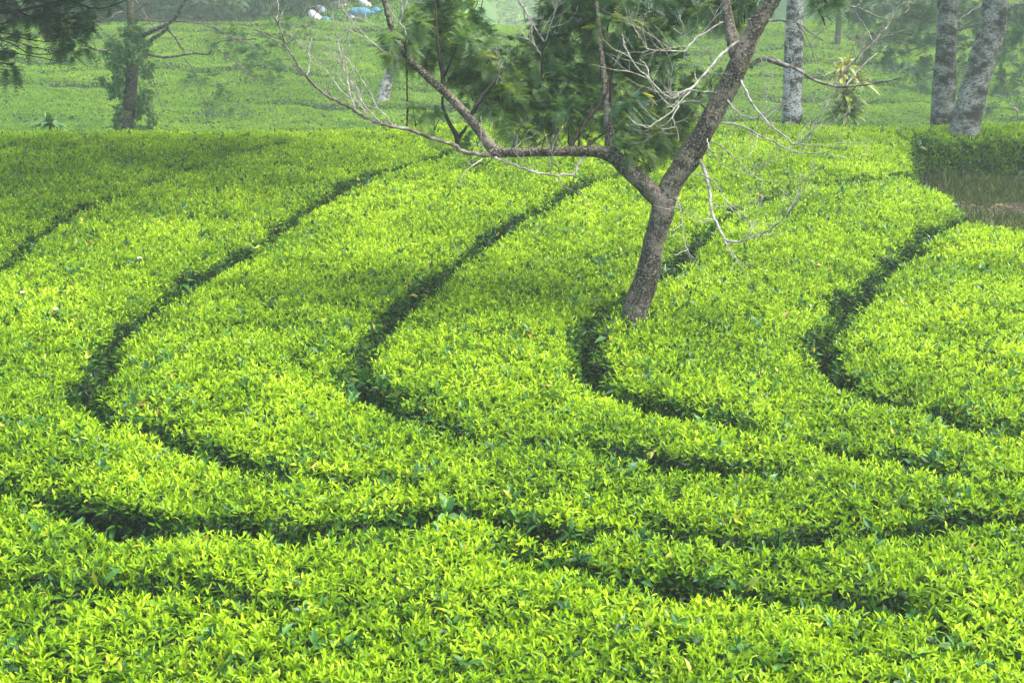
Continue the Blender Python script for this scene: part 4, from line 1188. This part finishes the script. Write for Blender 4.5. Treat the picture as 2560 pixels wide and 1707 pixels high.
# ------------------------------------------------------------------ pickers' sacks and bundles
def sack(px, py, L, H, ang, mat, label, seed, name="sack"):
    u = (px - 1280.0) / FPX; v = (py - 853.5) / FPX
    d = FW + u * RT - v * UP
    p = None
    for t in np.arange(45, 75, .05):
        q = CAM + t * d
        if q[2] < float(ground(q[0], q[1])) + H * .45: p = q; break
    if p is None: p = CAM + 58 * d
    L *= 1.25; H *= 1.3
    root = empty(name, p); tag(root, label, "sack" if name == "sack" else "bundle", "pickers' sacks and bundles at the top of the far slope")
    nu, nv = 26, 18
    V = []
    r_ = np.random.default_rng(seed)
    for j in range(nv + 1):
        th = math.pi * j / nv
        for i in range(nu):
            ph = 2 * math.pi * i / nu
            x = math.cos(th); y = math.sin(th) * math.cos(ph); z = math.sin(th) * math.sin(ph)
            f = 1 + .25 * (float(vnoise(ph * 1.2 + seed, th * 2.2, seed)) - .5) + .12 * (float(vnoise(ph * 4, th * 6, seed + 1)) - .5)
            pin = 1 - .55 * max(0, x - .55) / .45
            V.append((x * L / 2 * f, y * H * .45 * f * pin, max(z * H / 2 * f * pin, -H * .42)))
    V = np.array(V)
    ca, sa = math.cos(ang), math.sin(ang)
    V = np.stack([V[:, 0] * ca - V[:, 2] * sa, V[:, 1], V[:, 0] * sa + V[:, 2] * ca], 1) + p
    Q = [(j * nu + i, j * nu + (i + 1) % nu, (j + 1) * nu + (i + 1) % nu, (j + 1) * nu + i) for j in range(nv) for i in range(nu)]
    mb = MB(); mb.add(V, None, Q); mb.build("cloth", [mat], root, smooth=True, origin=p)
    # knotted neck at the tied end
    e = p + np.array([ca * L * .5, 0, sa * L * .5])
    kb = MB(); tube(kb, [e - np.array([ca, 0, sa]) * .05, e, e + np.array([ca, 0, sa]) * .09], [H * .12, H * .07, H * .16], 10, .03, .15, 0, 0, seed)
    kb.build("knot", [mat], root, smooth=True, origin=e)

for i, (px, py, L, H, a, m, lb) in enumerate([
    (792, 48, .66, .30, -.75, CLOTH_WHITE, "lowest white sack, lying aslant at the left of the heap"), (806, 29, .48, .26, -.9, CLOTH_WHITE, "white sack standing just above the lowest one"),
    (837, 16, .56, .30, .1, CLOTH_PINK, "pinkish sack lying flat at the top of the heap"), (915, 15, .62, .26, -.7, CLOTH_WHITE, "white sack on the upper right of the heap above the blue bundle"),
    (880, 46, .2, .16, .0, CLOTH_WHITE, "tiny white sack at the left end of the large blue bundle"), (574, 40, .3, .32, .3, CLOTH_WHITE, "lone pale sack in front of the dark bushes, far left of the others")]):
    sack(px, py, L, H, a, m, lb, 800 + i)
for i, (px, py, L, H, a, lb) in enumerate([(900, 34, .72, .40, .05, "large blue cloth bundle in the middle of the heap"), (939, 30, .4, .26, .3, "small blue bundle at the right end of the heap"), (849, 5, .42, .3, -.2, "blue bundle behind the pinkish sack"),
                                           (812, 52, .34, .24, .2, "dark blue bundle tucked under the lowest white sack"), (791, 22, .3, .3, .5, "dark blue bundle at the left end of the heap")]):
    sack(px, py, L, H, a, CLOTH_BLUE, lb, 850 + i, "bundle")

# ------------------------------------------------------------------ clearing: dry grass and litter
def build_clearing():
    r_ = np.random.default_rng(4)
    cp = W2([(a, b) for a, b in CLEAR]); 
    n = 60000
    x = 4 + 8 * r_.random(n); y = 11 + 9 * r_.random(n)
    cut, _ = furrow_depth(x, y)
    m = (cut > .93) & inside(cp, x, y) & (fbm(x * 1.4, y * 1.4, 91) > .36)
    # the nearest strip stays bare brown earth
    x, y = x[m], y[m]; n = len(x)
    dens = sstep(14.6, 16.6, y)
    k = r_.random(n) < .06 + .94 * dens
    x, y = x[k], y[k]; n = len(x)
    z = floor(x, y)
    mb = MB()
    L = (.04 + .09 * r_.random(n)) * (.5 + .9 * sstep(13, 16.5, y))
    d = norm(rand_dir(n, r_) * .7 + np.array([0, 0, .9]))
    leaves(mb, np.stack([x, y, z], -1), d, rand_dir(n, r_), L, .004 + 0 * L, .4 + 0 * L, np.clip(.0 + .7 * r_.random(n) ** 3, 0, 1), 0, 0)
    # flat litter
    n = 5000
    x = 4 + 6 * r_.random(n); y = 11.5 + 6 * r_.random(n); m = inside(cp, x, y); x, y = x[m], y[m]; n = len(x)
    L = .04 + .10 * r_.random(n)
    leaves(mb, np.stack([x, y, floor(x, y) + .03], -1), norm(rand_dir(n, r_) * [1, 1, .12]), np.tile([0, 0, 1.], (n, 1)) + rand_dir(n, r_) * .3, L, .006 + .006 * r_.random(n), .05 + 0 * L, .75 + .25 * r_.random(n), 0, 0)
    o = mb.build("grass", [GRASSM])
    tag(o, "dry grass and straw littering the bare clearing at the right edge", "grass", kind="stuff")
build_clearing()

# ------------------------------------------------------------------ small flowers standing out of the tea
def flower(dx, dy, lb, tone, seed):
    w = on_plane(dx * DS, dy * DS, CH + .12)
    z = float(canopy(np.array([w[0]]), np.array([w[1]]))[0][0])
    c = np.array([w[0], w[1], CH + .12])
    root = empty("flower", (w[0], w[1], z)); tag(root, lb, "flower", "small pale flowers above the tea")
    sb = MB(); tube(sb, [np.array([w[0], w[1], z - .1]), (np.array([w[0], w[1], z]) + c) / 2, c], [.002, .002, .0015], 5, .03, .1); sb.build("stem", [BARK_DARK], root, origin=c)
    mb = MB(); n = 8; a = np.arange(n) / n * 6.283
    d = np.stack([np.cos(a), np.sin(a), .15 + 0 * a], -1)
    leaves(mb, np.tile(c, (n, 1)), d, np.tile([0, 0, 1.], (n, 1)), np.full(n, .024), np.full(n, .009), np.full(n, .2), np.full(n, tone), 0, 2)
    mb.build("petals", [PETAL], root, origin=c)
flower(52, 671, "pink flower near the left edge, the leftmost of the three", 1.0, 1)
flower(128, 709, "whitish flower, the lowest of the three above the left hedge", .3, 2)
flower(320, 592, "white flower on a tall stalk left of the wide furrow", .1, 3)

# pale tip of a cut stick above the far tea at the right
def stick():
    Z = 24.0
    a = at(*cG([(2130, 660)])[0], Z); b = at(*cG([(2245, 985)])[0], Z); c = at(*cG([(2290, 1020)])[0], Z)
    foot = np.array([c[0] + .25, c[1], float(ground(c[0] + .25, c[1])) - .1])
    root = empty("stick", foot); tag(root, "thin bare stick with a pale cut tip right of the mottled trunks", "stick")
    mb = MB(); tube(mb, [a, (a + b) / 2 + [.02, 0, 0], b, c, foot], [.006, .008, .009, .012, .012], 6, .1, .1, 0, .003); mb.build("shaft", [GREY], root, smooth=True, origin=foot)
    tb = MB(); tube(tb, [b, (b + c) / 2, c], [.014, .028, .022], 8, .03, .1); tb.build("cut_tip", [DEAD], root, smooth=True, origin=b)
stick()

# ------------------------------------------------------------------ haze
def haze(d):
    m, nt, out = nmat("haze")
    v = N(nt, "ShaderNodeVolumePrincipled")
    v.inputs["Color"].default_value = (0.74, 0.92, 0.74, 1)
    v.inputs["Density"].default_value = d
    v.inputs["Anisotropy"].default_value = 0.1
    nt.links.new(v.outputs[0], out.inputs["Volume"])
    m.cycles.homogeneous_volume = True if hasattr(m.cycles, "homogeneous_volume") else None
    me = bpy.data.meshes.new("haze")
    x0, x1, y0, y1, z0, z1 = -262, 262, -32, 302, -18, 14
    me.from_pydata([(x0, y0, z0), (x1, y0, z0), (x1, y1, z0), (x0, y1, z0), (x0, y0, z1), (x1, y0, z1), (x1, y1, z1), (x0, y1, z1)], [],
                   [(0, 3, 2, 1), (4, 5, 6, 7), (0, 1, 5, 4), (1, 2, 6, 5), (2, 3, 7, 6), (3, 0, 4, 7)])
    me.materials.append(m)
    o = link(bpy.data.objects.new("haze", me))
    tag(o, kind="stuff")
    o["label"] = "thin mist over the whole plantation"
haze(0.0021)
